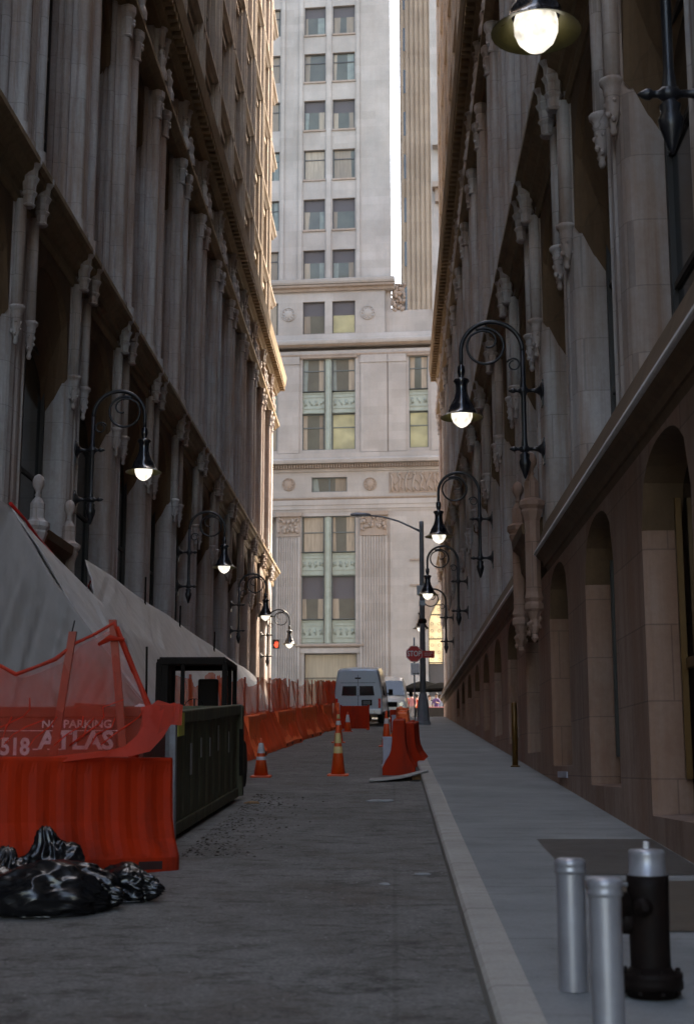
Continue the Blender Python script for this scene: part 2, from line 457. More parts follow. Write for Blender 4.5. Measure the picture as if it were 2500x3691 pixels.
def window_part(parent, S, u0, u1, v0, v1, w, cols=2, rows=(0.6,), fw=0.09, fm=FRAME_DARK, gm=GLASS_DARK, blind=None, mb_only=False, loc=None):
    f = MB()
    ubox(f, S, u0, u0+fw, w-0.05, w+0.05, v0, v1); ubox(f, S, u1-fw, u1, w-0.05, w+0.05, v0, v1)
    ubox(f, S, u0+fw, u1-fw, w-0.05, w+0.05, v0, v0+fw); ubox(f, S, u0+fw, u1-fw, w-0.05, w+0.05, v1-fw, v1)
    for c in range(1, cols):
        uc = u0+(u1-u0)*c/cols; ubox(f, S, uc-fw*.4, uc+fw*.4, w-0.04, w+0.045, v0+fw, v1-fw)
    for r_ in rows:
        vc = v0+(v1-v0)*r_; ubox(f, S, u0+fw, u1-fw, w-0.03, w+0.03, vc-fw*.35, vc+fw*.35)
    fo = f.build('window', fm, parent, loc=loc)
    g = MB(); g.quad(S.P(u0+fw*.5,w-0.01,v0+fw*.5), S.P(u1-fw*.5,w-0.01,v0+fw*.5), S.P(u1-fw*.5,w-0.01,v1-fw*.5), S.P(u0+fw*.5,w-0.01,v1-fw*.5))
    g.build('pane', gm, fo)
    if blind:
        b = MB(); hb = blind
        b.box(0,0,0,0,0,0) if False else None
        b.quad(S.P(u0+fw,w-0.006,v1-(v1-v0)*hb), S.P(u1-fw,w-0.006,v1-(v1-v0)*hb), S.P(u1-fw,w-0.006,v1-fw), S.P(u0+fw,w-0.006,v1-fw))
        b.build('blind', BLIND, fo)
    return fo
BLIND = mat_plain('grey_roller_blind', (0.055,0.048,0.05), 0.8)

TOP = 47.0
def side_building(S, centre0, k0, k1, y_start, y_end, name, label, portal, low_arches):
    root = empty(name, (0, 0, 0), 0, label, 'building')
    LEDGE = 5.1
    zb = LEDGE if low_arches else -1.2
    c = [centre0 + PITCH*k for k in range(k0, k1+1)]
    # core
    mb = MB()
    ubox(mb, S, y_start, y_end, -16, -0.86, -1.6, TOP)
    for e0, e1 in ((y_start-0.0, y_start+0.25), (y_end-0.35, y_end)):
        ubox(mb, S, e0, e1, -0.859, -0.12, zb+0.02, 21.2)
    mb.build('wall', STONE, root)
    # lower piers
    mb = MB(); prism(mb, S, pier_low_profile(), zb-0.1, 11.35)
    pl = mb.build('pier', STONE, root, loc=(0, c[0], 0))
    for u in c[1:]: child_copy(pl, root, (0, u, 0))
    # paired colonnettes on carved consoles
    mb = MB()
    mb.lathe([(0.10, 9.05), (0.10, 10.95)], S.P(0, 0.03, 0), 10)
    carved(mb, S, 0, 0.04, 9.1, 0.66, 0.11, 5)
    mb.lathe([(0.09,10.82),(0.12,10.85),(0.09,10.88),(0.10,11.0),(0.14,11.06),(0.11,11.10),(0.12,11.22),(0.17,11.32),(0.13,11.36),(0.14,11.5),(0.20,11.58),(0.20,11.68),(0.10,11.71),(0.09,11.80),(0.03,11.84)], S.P(0, 0.16, 0), 8, smooth=False)
    co = mb.build('console', STONE, root, loc=(0, c[0]-0.42, 0))
    for j, u in enumerate(c):
        if j: child_copy(co, root, (0, u-0.42, 0))
        child_copy(co, root, (0, u+0.42, 0))
    # lower arched heads between piers
    mb = MB()
    a0, a1 = 0.58, PITCH-0.58
    arch_fill(mb, S, a0, a1, -0.06, -0.56, 9.0, 10.75, 8.2, 9.2, 11.3, 0, 1)
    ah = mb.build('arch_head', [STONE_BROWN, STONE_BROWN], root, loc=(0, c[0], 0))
    for u in c[1:-1]: child_copy(ah, root, (0, u, 0))
    # lower windows
    w0 = window_part(root, S, a0, a1, (zb if low_arches else 1.2), 9.4, -0.52, 2, (0.35, 0.7), 0.10, loc=(0, c[0], 0))
    for u in c[1:-1]: child_copy(w0, root, (0, u, 0))
    # belt course
    mb = MB()
    rail(mb, S, [(-0.5,11.15),(-0.02,11.15),(0.02,11.22),(0.10,11.26),(0.12,11.36),(0.24,11.45),(0.26,11.55),(0.34,11.58),(0.34,11.68),(0.06,11.80),(-0.5,11.86)], y_start, y_end-0.02, 0)
    rail(mb, S, [(-0.5,10.9),(-0.03,10.9),(0.01,10.98),(-0.02,11.149),(-0.5,11.149)], y_start, y_end-0.02, 0)
    mb.build('belt_course', STONE_TAN, root)
    # middle piers
    mb = MB(); prism(mb, S, pier_mid_profile(), 11.8, 19.35)
    mb.loft([[S.P(u*1.03, w+(0.05 if w>-0.5 else 0), v) for u, w in pier_mid_profile()] for v in (11.86, 12.25)])
    pm = mb.build('pier', STONE, root, loc=(0, c[0], 0))
    for u in c[1:]: child_copy(pm, root, (0, u, 0))
    a0, a1 = 1.0, PITCH-1.0
    mb = MB(); arch_fill(mb, S, a0, a1, -0.25, -0.62, 17.6, 18.9, 17.0, 18.0, 19.3, 0, 1)
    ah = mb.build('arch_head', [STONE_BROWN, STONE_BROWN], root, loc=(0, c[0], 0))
    for u in c[1:-1]: child_copy(ah, root, (0, u, 0))
    w0 = window_part(root, S, a0, a1, 11.87, 18.3, -0.58, 2, (0.28, 0.55, 0.8), 0.09, loc=(0, c[0], 0))
    for u in c[1:-1]: child_copy(w0, root, (0, u, 0))
    # capitals of the middle piers
    mb = MB()
    for s in (0,):
        cu = 0.0
        mb.lathe([(0.12,18.5),(0.15,18.54),(0.12,18.58),(0.13,18.8),(0.16,18.95),(0.14,19.0),(0.20,19.12),(0.20,19.28)], S.P(cu, 0.03, 0), 8, smooth=False)
        rr = random.Random(3)
        for k in range(6):
            a = rr.uniform(0, 2*PI); lump(mb, (S.P(cu,0.05,0)[0]+0.13*math.cos(a), cu+0.13*math.sin(a), rr.uniform(18.7, 18.98)), 0.045, rr)
        # small crouching figure blocks above
        mb.lathe([(0.03,20.55),(0.09,20.45),(0.07,20.35),(0.13,20.2),(0.10,20.0),(0.16,19.8),(0.15,19.6)], S.P(cu, 0.12, 0), 8, smooth=False)
    cp = mb.build('capital', STONE, root, loc=(0, c[0]-0.56, 0))
    for j, u in enumerate(c):
        if j: child_copy(cp, root, (0, u-0.56, 0))
        child_copy(cp, root, (0, u+0.56, 0))
    mb = MB()
    rail(mb, S, [(-0.6,19.3),(0.02,19.3),(0.08,19.38),(0.22,19.46),(0.22,19.6),(0.05,19.68),(-0.6,19.72)], y_start, y_end-0.02)
    mb.build('belt_course', STONE_TAN, root)
    # short storey
    mb = MB(); prism(mb, S, [(0.62,-0.85),(0.62,-0.12),(0.45,-0.10),(0.43,0.0),(-0.43,0.0),(-0.45,-0.10),(-0.62,-0.12),(-0.62,-0.85)], 19.7, 21.3)
    ps = mb.build('pier', STONE, root, loc=(0, c[0], 0))
    for u in c[1:]: child_copy(ps, root, (0, u, 0))
    mb = MB()
    carved(mb, S, 0, 0.06, 21.28, 0.7, 0.12, 11)
    cs = mb.build('console', STONE, root, loc=(0, c[0]-0.3, 0))
    for j, u in enumerate(c):
        if j: child_copy(cs, root, (0, u-0.3, 0))
        child_copy(cs, root, (0, u+0.3, 0))
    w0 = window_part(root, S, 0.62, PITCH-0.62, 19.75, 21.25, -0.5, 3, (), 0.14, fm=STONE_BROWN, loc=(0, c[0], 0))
    for u in c[1:-1]: child_copy(w0, root, (0, u, 0))
    # main cornice
    mb = MB()
    rail(mb, S, [(-0.86,21.22),(0.06,21.22),(0.08,21.34),(0.20,21.42),(0.22,21.6),(0.50,21.72),(0.52,21.86),(0.54,21.98),(0.57,22.2),(0.50,22.26),(-0.2,22.42),(-0.86,22.42)], y_start, y_end+0.15)
    mb.build('cornice', STONE_TAN, root)
    mb = MB(); n = int((y_end-14)/0.42); secs = []
    for k in range(n, -1, -1):
        u = y_end - 0.42*k
        for uu, ww in ((u, 0.225), (u+0.001, 0.47), (u+0.2, 0.47), (u+0.201, 0.225)):
            secs.append([S.P(uu, -0.1, 21.49), S.P(uu, ww, 21.49), S.P(uu, ww, 21.715), S.P(uu, -0.1, 21.715)])
    mb.loft(secs)
    mb.build('dentil_course', STONE_TAN, root)
    # upper storeys: wall with window openings, sill courses, pilaster strips
    mb = MB()
    ubox(mb, S, y_start, y_end, -0.859, -0.45, 22.40, TOP-0.5)
    for fl in range(6):
        z0 = 22.5 + 3.95*fl
        rail(mb, S, [(-0.5,z0+3.55),(-0.22,z0+3.55),(-0.16,z0+3.66),(-0.04,z0+3.74),(-0.04,z0+3.84),(-0.2,z0+3.9),(-0.5,z0+3.92)], y_start, y_end+0.1)
    mb.build('upper_wall', STONE_UP, root)
    mb = MB()
    prism(mb, S, [(0.62,-0.45),(0.60,-0.18),(0.42,-0.16)]+hround(0.3,-0.12,0.09,0,180,5)+[(0.12,-0.2),(-0.12,-0.2)]+hround(-0.3,-0.12,0.09,0,180,5)+[(-0.42,-0.16),(-0.60,-0.18),(-0.62,-0.45)], 22.41, TOP-0.6)
    pu = mb.build('pier', STONE_UP, root, loc=(0, c[0], 0))
    for u in c[1:]: child_copy(pu, root, (0, u, 0))
    proto = None
    for fl in range(5):
        for k, u in enumerate(c[:-1]):
            if u < 30 + 4.2*fl*0.5: continue
            for off in (0.85, 2.2):
                if off > 2 and fl > 2: continue
                if proto is None:
                    q = MB(); ubox(q, S, 0, 1.13, -0.44, -0.32, 0, 0.12); ubox(q, S, -0.06, 0.08, -0.44, -0.34, 0.12, 2.4); ubox(q, S, 1.05, 1.19, -0.44, -0.34, 0.12, 2.4)
                    ubox(q, S, -0.08, 1.21, -0.44, -0.27, 2.4, 2.62); ubox(q, S, 0.08, 1.05, -0.445, -0.40, 1.25, 1.32)
                    proto = q.build('window', STONE_UP, root, loc=(0, u+off, 23.2+3.95*fl))
                    g = MB(); g.quad(S.P(0.08,-0.43,0.12), S.P(1.05,-0.43,0.12), S.P(1.05,-0.43,2.4), S.P(0.08,-0.43,2.4)); g.build('pane', GLASS_DARK, proto)
                else:
                    child_copy(proto, root, (0, u+off, 23.2+3.95*fl))
    mb = MB(); rail(mb, S, [(-0.9,TOP-1),(0.0,TOP-1),(0.4,TOP-0.5),(0.7,TOP-0.2),(0.7,TOP),(-0.9,TOP+0.3)], y_start, y_end+0.5)
    mb.build('roof_cornice', STONE_UP, root)
    # plinth wall and arched openings under the ledge
    if low_arches:
        segs = [(y_start, portal[0]-0.35), (portal[1]+0.35, y_end)]
        mb = MB()
        for a, b in segs:
            rail(mb, S, [(-0.6,4.72),(0.0,4.72),(0.03,4.80),(0.06,4.80),(0.08,4.88),(0.16,4.93),(0.20,5.0),(0.20,5.045),(0.17,5.09),(0.02,5.52),(-0.10,5.62),(-0.6,5.66)], a, b)
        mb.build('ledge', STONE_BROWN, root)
        mb = MB()
        for a, b in segs: rail(mb, S, [(0.15,4.97),(0.215,4.98),(0.225,5.0),(0.14,5.16),(0.10,5.16)], a, b)
        mb.build('ledge_nosing', STONE_PALE, root)
        mb = MB()
        for j, u in enumerate(c[:-1]):
            lo = y_start if j == 0 else u
            hi = c[j+1] if j < len(c)-2 else y_end
            mid = u + PITCH/2 - 0.03
            oh = 1.17
            g0 = gz(mid); sill = g0 + 0.42; crown = 4.66; spring = crown - 0.72
            inport = (mid > portal[0] and mid < portal[1])
            if inport: sill = g0 + 0.15
            if crown - sill < 1.0:
                ubox(mb, S, lo, hi, -0.85, 0.0, g0-1.2, 4.73); continue
            spring = max(spring, sill+0.3)
            A = lambda uu, w, v: S.P(uu, w, v)
            mb.quad(A(lo,0,g0-1.4), A(mid-oh,0,g0-1.4), A(mid-oh,0,4.73), A(lo,0,4.73))
            mb.quad(A(mid+oh,0,g0-1.4), A(hi,0,g0-1.4), A(hi,0,4.73), A(mid+oh,0,4.73))
            mb.quad(A(mid-oh,0,g0-1.4), A(mid+oh,0,g0-1.4), A(mid+oh,0,sill), A(mid-oh,0,sill))
            mb.quad(A(mid-oh,0.0,sill), A(mid+oh,0.0,sill), A(mid+oh,-0.85,sill+0.05), A(mid-oh,-0.85,sill+0.05))
            # reveals with rounded arris
            for s in (-1, 1):
                pts = [(mid+s*oh, 0.0), (mid+s*(oh-0.03), -0.05), (mid+s*(oh-0.05), -0.62), (mid+s*(oh-0.05), -0.85)]
                mb.loft([[A(pu_,pw_,v) for pu_, pw_ in pts] for v in (sill, spring)], closed=False, caps=False)
            arch_fill(mb, S, mid-oh, mid+oh, 0.0, -0.85, spring, crown, spring, crown-0.03, 4.73, 0, 1, 12, inset=0.04)
            # glazing and frame of the opening
            fm = BRONZE if abs(mid-12.6) < 1.5 else FRAME_DARK
            f = MB()
            ubox(f, S, mid-oh+0.06, mid-oh+0.12, -0.40, -0.34, sill+0.2, spring+0.1)
            ubox(f, S, mid+oh-0.20, mid+oh-0.14, -0.36, -0.30, sill+0.35, spring+0.3)
            ubox(f, S, mid-0.04, mid+0.04, -0.40, -0.34, sill+0.1, crown-0.05)
            ubox(f, S, mid-oh+0.16, mid+oh-0.20, -0.40, -0.34, sill+1.4, sill+1.5)
            fo = f.build('window', fm, root)
            g = MB(); g.quad(A(mid-oh,-0.39,sill), A(mid+oh,-0.39,sill), A(mid+oh,-0.39,crown), A(mid-oh,-0.39,crown)); g.build('pane', GLASS_DARK, fo)
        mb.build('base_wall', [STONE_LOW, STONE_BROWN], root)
        mb = MB(); rail(mb, S, [(-0.3, -1.4), (0.045, -1.4), (0.045, gz(0)), (0.0, gz(0)+0.05), (-0.3, gz(0)+0.05)], 0.0, 0.5)
    # portal: two octagonal colonnettes with ball finials and a hood between
    p0, p1 = portal; pz = -0.02 if low_arches else -0.27; pk = 0.62
    for pu_ in (p0, p1):
        mb = MB()
        oct_ = [(0.25*math.cos(PI/8+PI/4*i), 0.25*math.sin(PI/8+PI/4*i)) for i in range(8)]
        base = 4.25
        def oc(r, v): return [S.P(pu_+r*a/0.25*pk, 0.20+r*b/0.25*pk, v+pz) for a, b in oct_]
        secs = [oc(0.02, base-0.62), oc(0.10, base-0.55), oc(0.07, base-0.47), oc(0.15, base-0.36), oc(0.12, base-0.24), oc(0.20, base-0.12), oc(0.26, base-0.08), oc(0.26, base), oc(0.21, base+0.04), oc(0.26, base+0.1), oc(0.21, base+0.2),
                oc(0.21, 5.62), oc(0.25, 5.7), oc(0.30, 5.78), oc(0.28, 5.82), oc(0.36, 5.88), oc(0.36, 5.95), oc(0.22, 6.0), oc(0.20, 6.03), oc(0.20, 6.28), oc(0.14, 6.34), oc(0.07, 6.4)]
        mb.loft(secs)
        rr = random.Random(8)
        cc = S.P(pu_, 0.20, 0)
        for k in range(14):
            a = rr.uniform(0, 2*PI); lump(mb, (cc[0]+0.09*math.cos(a), cc[1]+0.09*math.sin(a), base+pz-rr.uniform(0.15, 0.5)), 0.04, rr)
        mb.lathe([(0.035,6.38),(0.06,6.43),(0.04,6.47),(0.06,6.52),(0.10,6.59),(0.105,6.67),(0.075,6.75),(0.02,6.79)], (cc[0],cc[1],pz), 14)
        mb.build('portal_colonnette', STONE_LOW if low_arches else STONE, root)
    mb = MB()
    rail(mb, S, [(-0.4,4.9),(0.10,4.9),(0.2,5.05),(0.22,5.35),(0.34,5.45),(0.36,5.6),(0.05,5.72),(-0.4,5.74)], p0+0.24, p1-0.24)
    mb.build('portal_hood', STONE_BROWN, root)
    return root

SL = Side(+1, -6.2)
SR = Side(-1, 2.49)
side_building(SL, 22.1, -7, 11, -10.0, 71.6, 'stone_building', 'soot-streaked gothic stone building along the left of the street, behind the white sheeting', (22.9, 25.2), False)
side_building(SR, 14.75, -5, 13, -10.0, 70.0, 'stone_building', 'soot-streaked gothic stone building along the right, with arched openings onto the pavement', (22.6, 25.0), True)
# ------------------------------------------------------------------ pale tower across the avenue
PHI = R(4.4)
DU = Vector((math.cos(PHI), -math.sin(PHI), 0)); DN = Vector((-math.sin(PHI), -math.cos(PHI), 0))
class Front:
    def P(s, u, w, v):
        p = Vector((0, 97, 0)) + DU*u + DN*w
        return (p.x, p.y, v)
FR = Front()
PANE_TAN = mat_glass('tan_reflecting_glass', (0.06,0.06,0.05), 0.03)
PANE_GREY = mat_glass('grey_reflecting_glass', (0.06,0.062,0.05), 0.08)
PANE_LIT = mat_glass('lit_office_glass', (0.10,0.10,0.07), 0.1, (0.62,0.62,0.40), 0.04)
PANE_WARM = mat_glass('warm_lit_lobby_glass', (0.3,0.25,0.16), 0.2, (1.0,0.80,0.50), 0.12)
SHOPBLIND = mat_plain('beige_curtain', (0.20,0.165,0.115), 0.8, 0, 0.2, 1.5, stretch=(6,6,0.3))
REFL = [mat_plain('tan_reflection', (0.20,0.16,0.115), .5, 0, .3, 2, stretch=(4,4,.4)), mat_plain('brown_reflection', (0.13,0.10,0.07), .5, 0, .3, 2, stretch=(4,4,.4)), mat_plain('grey_green_reflection', (0.11,0.125,0.11), .5, 0, .3, 2)]  # tan and dark reflections in the panes, painted as flat colour strips
for _m in (PANE_TAN, PANE_GREY, PANE_LIT): _m.node_tree.nodes['Principled BSDF'].inputs['Specular IOR Level'].default_value = 0.22
FRAME_GREEN = mat_plain('dark_green_sash', (0.05,0.062,0.062), 0.5)
TB = empty('office_tower', (0, 97, 0), 0, 'pale grey office tower closing the end of the street, with paired windows', 'building')
PMAT = Matrix.Translation(Vector((0, 97, 0))).inverted()
def tb(mb, name, mats, **k):
    """vertices are in world coordinates; shift to the tower's origin"""
    mb.v = [(x, y-97, z) for x, y, z in mb.v]
    return mb.build(name, mats, TB, **k)
def tbsub(mb, name, mats, parent):
    mb.v = [(x, y-97, z) for x, y, z in mb.v]
    return mb.build(name, mats, parent)

def holed(mb, F, u0, u1, v0, v1, holes, w, depth, mi=0, mir=0):
    us = sorted(set([u0, u1] + [h[0] for h in holes] + [h[1] for h in holes])); us = [u for u in us if u0 <= u <= u1]
    vs = sorted(set([v0, v1] + [h[2] for h in holes] + [h[3] for h in holes])); vs = [v for v in vs if v0 <= v <= v1]
    for a, b in zip(us[:-1], us[1:]):
        for c, d in zip(vs[:-1], vs[1:]):
            mu, mv = (a+b)/2, (c+d)/2
            if any(h[0] < mu < h[1] and h[2] < mv < h[3] for h in holes): continue
            mb.quad(F.P(a,w,c), F.P(b,w,c), F.P(b,w,d), F.P(a,w,d), mi)
    for a, b, c, d in holes:
        for p, q in (((a,c),(b,c)), ((b,c),(b,d)), ((b,d),(a,d)), ((a,d),(a,c))):
            mb.quad(F.P(p[0],w,p[1]), F.P(q[0],w,q[1]), F.P(q[0],w-depth,q[1]), F.P(p[0],w-depth,p[1]), mir)

def rwin(F, u0, u1, v0, v1, w, pane, blind=0.0, rail_=0.5, fm=FRAME_GREEN, cols=1, bmat=None):
    fw = 0.07
    f = MB()
    for a, b, c, d in ((u0,u0+fw,v0,v1),(u1-fw,u1,v0,v1),(u0+fw,u1-fw,v0,v0+fw),(u0+fw,u1-fw,v1-fw,v1)):
        prism(f, F, [(a,w-.04),(b,w-.04),(b,w+.04),(a,w+.04)], c, d)
    if rail_: 
        vc = v0+(v1-v0)*rail_; prism(f, F, [(u0+fw,w-.03),(u1-fw,w-.03),(u1-fw,w+.035),(u0+fw,w+.035)], vc-.035, vc+.035)
    for c in range(1, cols):
        uc = u0+(u1-u0)*c/cols; prism(f, F, [(uc-.05,w-.03),(uc+.05,w-.03),(uc+.05,w+.045),(uc-.05,w+.045)], v0+fw, v1-fw)
    fo = tb(f, 'window', fm)
    g = MB(); g.quad(F.P(u0+.03,w-.012,v0+.03), F.P(u1-.03,w-.012,v0+.03), F.P(u1-.03,w-.012,v1-.03), F.P(u0+.03,w-.012,v1-.03)); tbsub(g, 'pane', pane, fo)
    cr = random.Random(int(u0*100+v0*37))
    if pane is PANE_TAN or pane is PANE_GREY:
        wd = u1-u0-2*fw; hh_ = v1-fw-(v1-v0)*blind if blind else v1-fw
        sp = [(0, cr.uniform(.12,.34))] + ([(cr.uniform(.62,.8), 1.0)] if cr.random() < .75 else [])
        if cr.random() < .3: sp = [(cr.uniform(0,.1), cr.uniform(.85,1))]
        for q0, q1 in sp:
            g = MB(); sk = cr.uniform(-.06,.06)
            g.quad(F.P(u0+fw+wd*q0,w-.008,v0+fw), F.P(u0+fw+wd*q1,w-.008,v0+fw), F.P(u0+fw+wd*min(1,max(q0+.04,q1+sk)),w-.008,hh_), F.P(u0+fw+wd*q0,w-.008,hh_)); tbsub(g, 'reflection_strip', cr.choice(REFL), fo)  # strip coloured to stand for a building reflected in the glass
    if blind:
        h = v1-fw-(v1-v0)*blind
        g = MB(); g.quad(F.P(u0+fw,w-.006,h), F.P(u1-fw,w-.006,h), F.P(u1-fw,w-.006,v1-fw), F.P(u0+fw,w-.006,v1-fw)); tbsub(g, 'blind', bmat or BLIND, fo)
    return fo

ZB = 3.9
COLS = [(-9.95,-8.36), (-6.52,-4.90), (-4.35,-2.66)]
FL = [(56.73+3.92*k, 59.02+3.92*k) for k in (3,2,1)] + [(56.73,59.02),(52.87,55.15),(48.95,51.31),(44.99,47.3),(41.0,43.38),(37.09,39.37)]
r4 = random.Random(21)
BL = {(3,0):.33,(3,1):.35,(4,0):0,(4,1):0,(5,0):.35,(5,1):.4,(6,0):0,(6,1):0,(7,0):.36,(7,1):.38,(8,0):.38,(8,1):.4}
# shaft wall of the left wing
mb = MB()
holes = [(a, b, c, d) for c, d in FL for a, b in COLS]
holed(mb, FR, -34, 0.0, 37.0, 150, holes, 0.0, 0.3)
tb(mb, 'shaft_wall', WHITE)
mb = MB()
for a, b in ((-6.9,-6.62),(-2.55,-2.3),(-8.25,-8.0),(-4.80,-4.45)):
    prism(mb, FR, [(a,0.005),(b,0.005),(b,0.10),(a,0.10)], 37.1, 149)
    tb(mb, 'pilaster_strip', WHITE); mb = MB()
for i, (c, d) in enumerate(FL):
    for j, (a, b) in enumerate(COLS):
        key = (i, j-1)
        if j == 0: bl, pn = 0.0, PANE_GREY
        else:
            bl = BL.get(key, 0.3); pn = PANE_GREY if r4.random() < .4 else PANE_TAN
        rwin(FR, a, b, c, d, -0.22, pn, bl, 0.68 if bl == 0 else 0, FRAME_DARK)
    mb = MB()
    for a, b in COLS[1:]:
        prism(mb, FR, [(a-.03,0.01),(b+.03,0.01),(b+.03,0.09),(a-.03,0.09)], c-0.18, c-0.04)
        tb(mb, 'sill', WHITE_TAN); mb = MB()
# court side walls and wing bodies (plain volumes behind the front)
def foot(name, pts, z0, z1, mat):
    mb = MB(); n = len(pts)
    mb.loft([[(x, y, z) for x, y in pts] for z in (z0, z1)])
    return tb(mb, name, mat)
def W2(u, w=0.0):
    p = FR.P(u, w, 0); return (p[0], p[1])
foot('wing_body', [W2(-34,-0.31), W2(-0.01,-0.31), (-0.9,131), (-34,133)], 34.0, 150, WHITE)
foot('wing_body', [W2(3.0,-0.31), W2(12,-0.31), (13,106), (3.35,106)], 34.0, 150, WHITE)
foot('podium_body', [W2(-34,-0.9), W2(13,-0.9), (13,133), (-34,133)], 2.0, 34.3, WHITE)
# slender tan tower standing farther back, seen in the gap between the wings
RT = empty('tower', (3.0, 113, 0), 0, 'slender striped tan tower rising beyond the bright gap of sky', 'building')
mb = MB(); mb.box(-2.03, 8, 0.35, 20, 0, 150); mb.build('wall', PALE_BEIGE, RT)
for k in range(8):
    x = -2.08+0.42*k; mb = MB(); mb.box(x, x+0.24, 0.27, 0.345, 0, 150); mb.build('pier', PALE_BEIGE, RT)
for f in range(9):
    for k in range(1):
        z = 36+4.0*f; x = -1.83+0.84*k; mb = MB(); mb.box(x+.0,x+.17,0.32,0.348,z,z+2.2); mb.build('window', GLASS_DARK, RT)
# right wing front
mb = MB(); holes = [(3.75,5.2,c,d) for c, d in FL] + [(6.2,7.7,c,d) for c, d in FL]
holed(mb, FR, 3.0, 12, 34.3, 150, holes, 0.0, 0.3); tb(mb, 'shaft_wall', WHITE)
for c, d in FL: rwin(FR, 3.75, 5.2, c, d, -0.22, PANE_GREY, 0.0, 0.6, FRAME_DARK)
mb = MB(); prism(mb, FR, [(3.1,0.01),(5.6,0.01),(5.6,0.85),(3.1,0.85)], 43.6, 44.0); prism(mb, FR, [(3.3,0.01),(5.4,0.01),(5.4,0.5),(3.3,0.5)], 42.6, 43.6)
tb(mb, 'balcony', WHITE_TAN)
mb = MB(); prism(mb, FR, [(3.15,0.02),(5.5,0.02),(5.5,0.8),(3.15,0.8)], 46.9, 47.4); tb(mb, 'balcony', WHITE)
# cornice over the attic (left wing only)
def course(prof, u0, u1, name, mat):
    mb = MB(); mb.loft([[FR.P(u, w, v) for w, v in prof] for u in (u0, u1)]); return tb(mb, name, mat)
course([(-0.3,36.1),(0.05,36.1),(0.1,36.25),(0.1,36.5),(0.42,36.62),(0.48,36.75),(0.5,36.95),(0.2,37.08),(-0.3,37.08)], -34, 0.25, 'cornice', WHITE)
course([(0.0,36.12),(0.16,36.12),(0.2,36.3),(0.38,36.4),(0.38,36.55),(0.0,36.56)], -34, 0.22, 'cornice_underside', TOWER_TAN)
# carved corner block beside the wing
mb = MB(); rr = random.Random(5)
prism(mb, FR, [(0.02,-2.4),(0.9,-2.2),(0.7,-0.5),(0.02,-0.4)], 34.3, 36.6)
for k in range(70): lump(mb, FR.P(rr.uniform(0.05,0.95), rr.uniform(-0.5,-0.25), rr.uniform(34.6,36.6)), rr.uniform(.08,.17), rr)
tb(mb, 'carved_corner', WHITE_TAN)
# attic + podium wall
mb = MB()
at = [(a, b, 32.91, 35.37) for a, b in COLS]
holed(mb, FR, -34, -0.45, 32.8, 36.1, at, 0.0, 0.3)
tb(mb, 'attic_wall', WHITE)
for (a, b, c, d), bl, pn in zip(at, (0,.4,.4), (PANE_GREY, PANE_TAN, PANE_LIT)): rwin(FR, a, b, c, d, -0.2, pn, bl, 0, FRAME_DARK)
mb = MB(); holed(mb, FR, -0.45, 13, 32.8, 34.57, [], -0.25, 0.1); mb.quad(FR.P(-0.45,-0.25,34.57), FR.P(13,-0.25,34.57), FR.P(13,-0.95,34.57), FR.P(-0.45,-0.95,34.57)); tb(mb, 'parapet', WHITE)
mb = MB(); prism(mb, FR, [(-0.5,-0.9),(-0.45,-0.9),(-0.45,0.0),(-0.5,0.0)], 32.8, 36.1); tb(mb, 'attic_return', WHITE)
LO = [(a, b, c, d) for a, b in COLS[1:]+[(1.23,2.6)] for c, d in ((28.54,31.01),(24.18,26.86))]
LO += [(a, b, 26.86, 28.54) for a, b in COLS[1:]+[(1.23,2.6)]] + [(-4.90,-4.35,24.18,31.01)]
LO += [(-9.95,-8.36,24.18,31.01)]
mb = MB(); holed(mb, FR, -34, 13, 23.8, 31.6, LO, 0.0, 0.32)
tb(mb, 'middle_wall', WHITE)
for (a, b), pa, pb in zip(COLS+[(1.23,2.6)], (PANE_GREY,PANE_TAN,PANE_TAN,PANE_GREY), (PANE_GREY,PANE_GREY,PANE_LIT,PANE_LIT)):
    rwin(FR, a, b, 28.54, 31.01, -0.2, pa, 0, 0.63); rwin(FR, a, b, 24.18, 26.86, -0.2, pb, 0, 0.62)
def spandrel(a, b, c, d):
    mb = MB(); q = -0.16
    prism(mb, FR, [(a,q-.12),(b,q-.12),(b,q),(a,q)], c+.02, d-.02)
    for z in (c+.1, c+.42, d-.42, d-.16):
        prism(mb, FR, [(a+.02,q),(b-.02,q),(b-.02,q+.05),(a+.02,q+.05)], z, z+.07)
    rr = random.Random(int(c*10))
    n = max(2, int((b-a)/0.4))
    for k in range(n):
        uc = a+(b-a)*(k+.5)/n; zc = (c+d)/2
        for q2 in range(4):
            an = rr.uniform(0, PI); p0 = FR.P(uc-.15*math.cos(an), q+.03, zc-.25*math.sin(an)); p1 = FR.P(uc+.15*math.cos(an), q+.03, zc+.25*math.sin(an))
            mb.tube([p0, p1], 0.025, 4)
    tb(mb, 'spandrel_panel', GREEN)
for a, b in COLS+[(1.23,2.6)]: spandrel(a, b, 26.86, 28.54)
def mullion(a, b, c, d, w=-0.1):
    mb = MB(); prism(mb, FR, [(a+.03,w-.15),(b-.03,w-.15),(b-.03,w),(b-.14,w),(b-.16,w+.04),(a+.16,w+.04),(a+.14,w),(a+.03,w)], c, d); tb(mb, 'mullion', GREEN)
mullion(-4.90,-4.35,24.2,31.0)
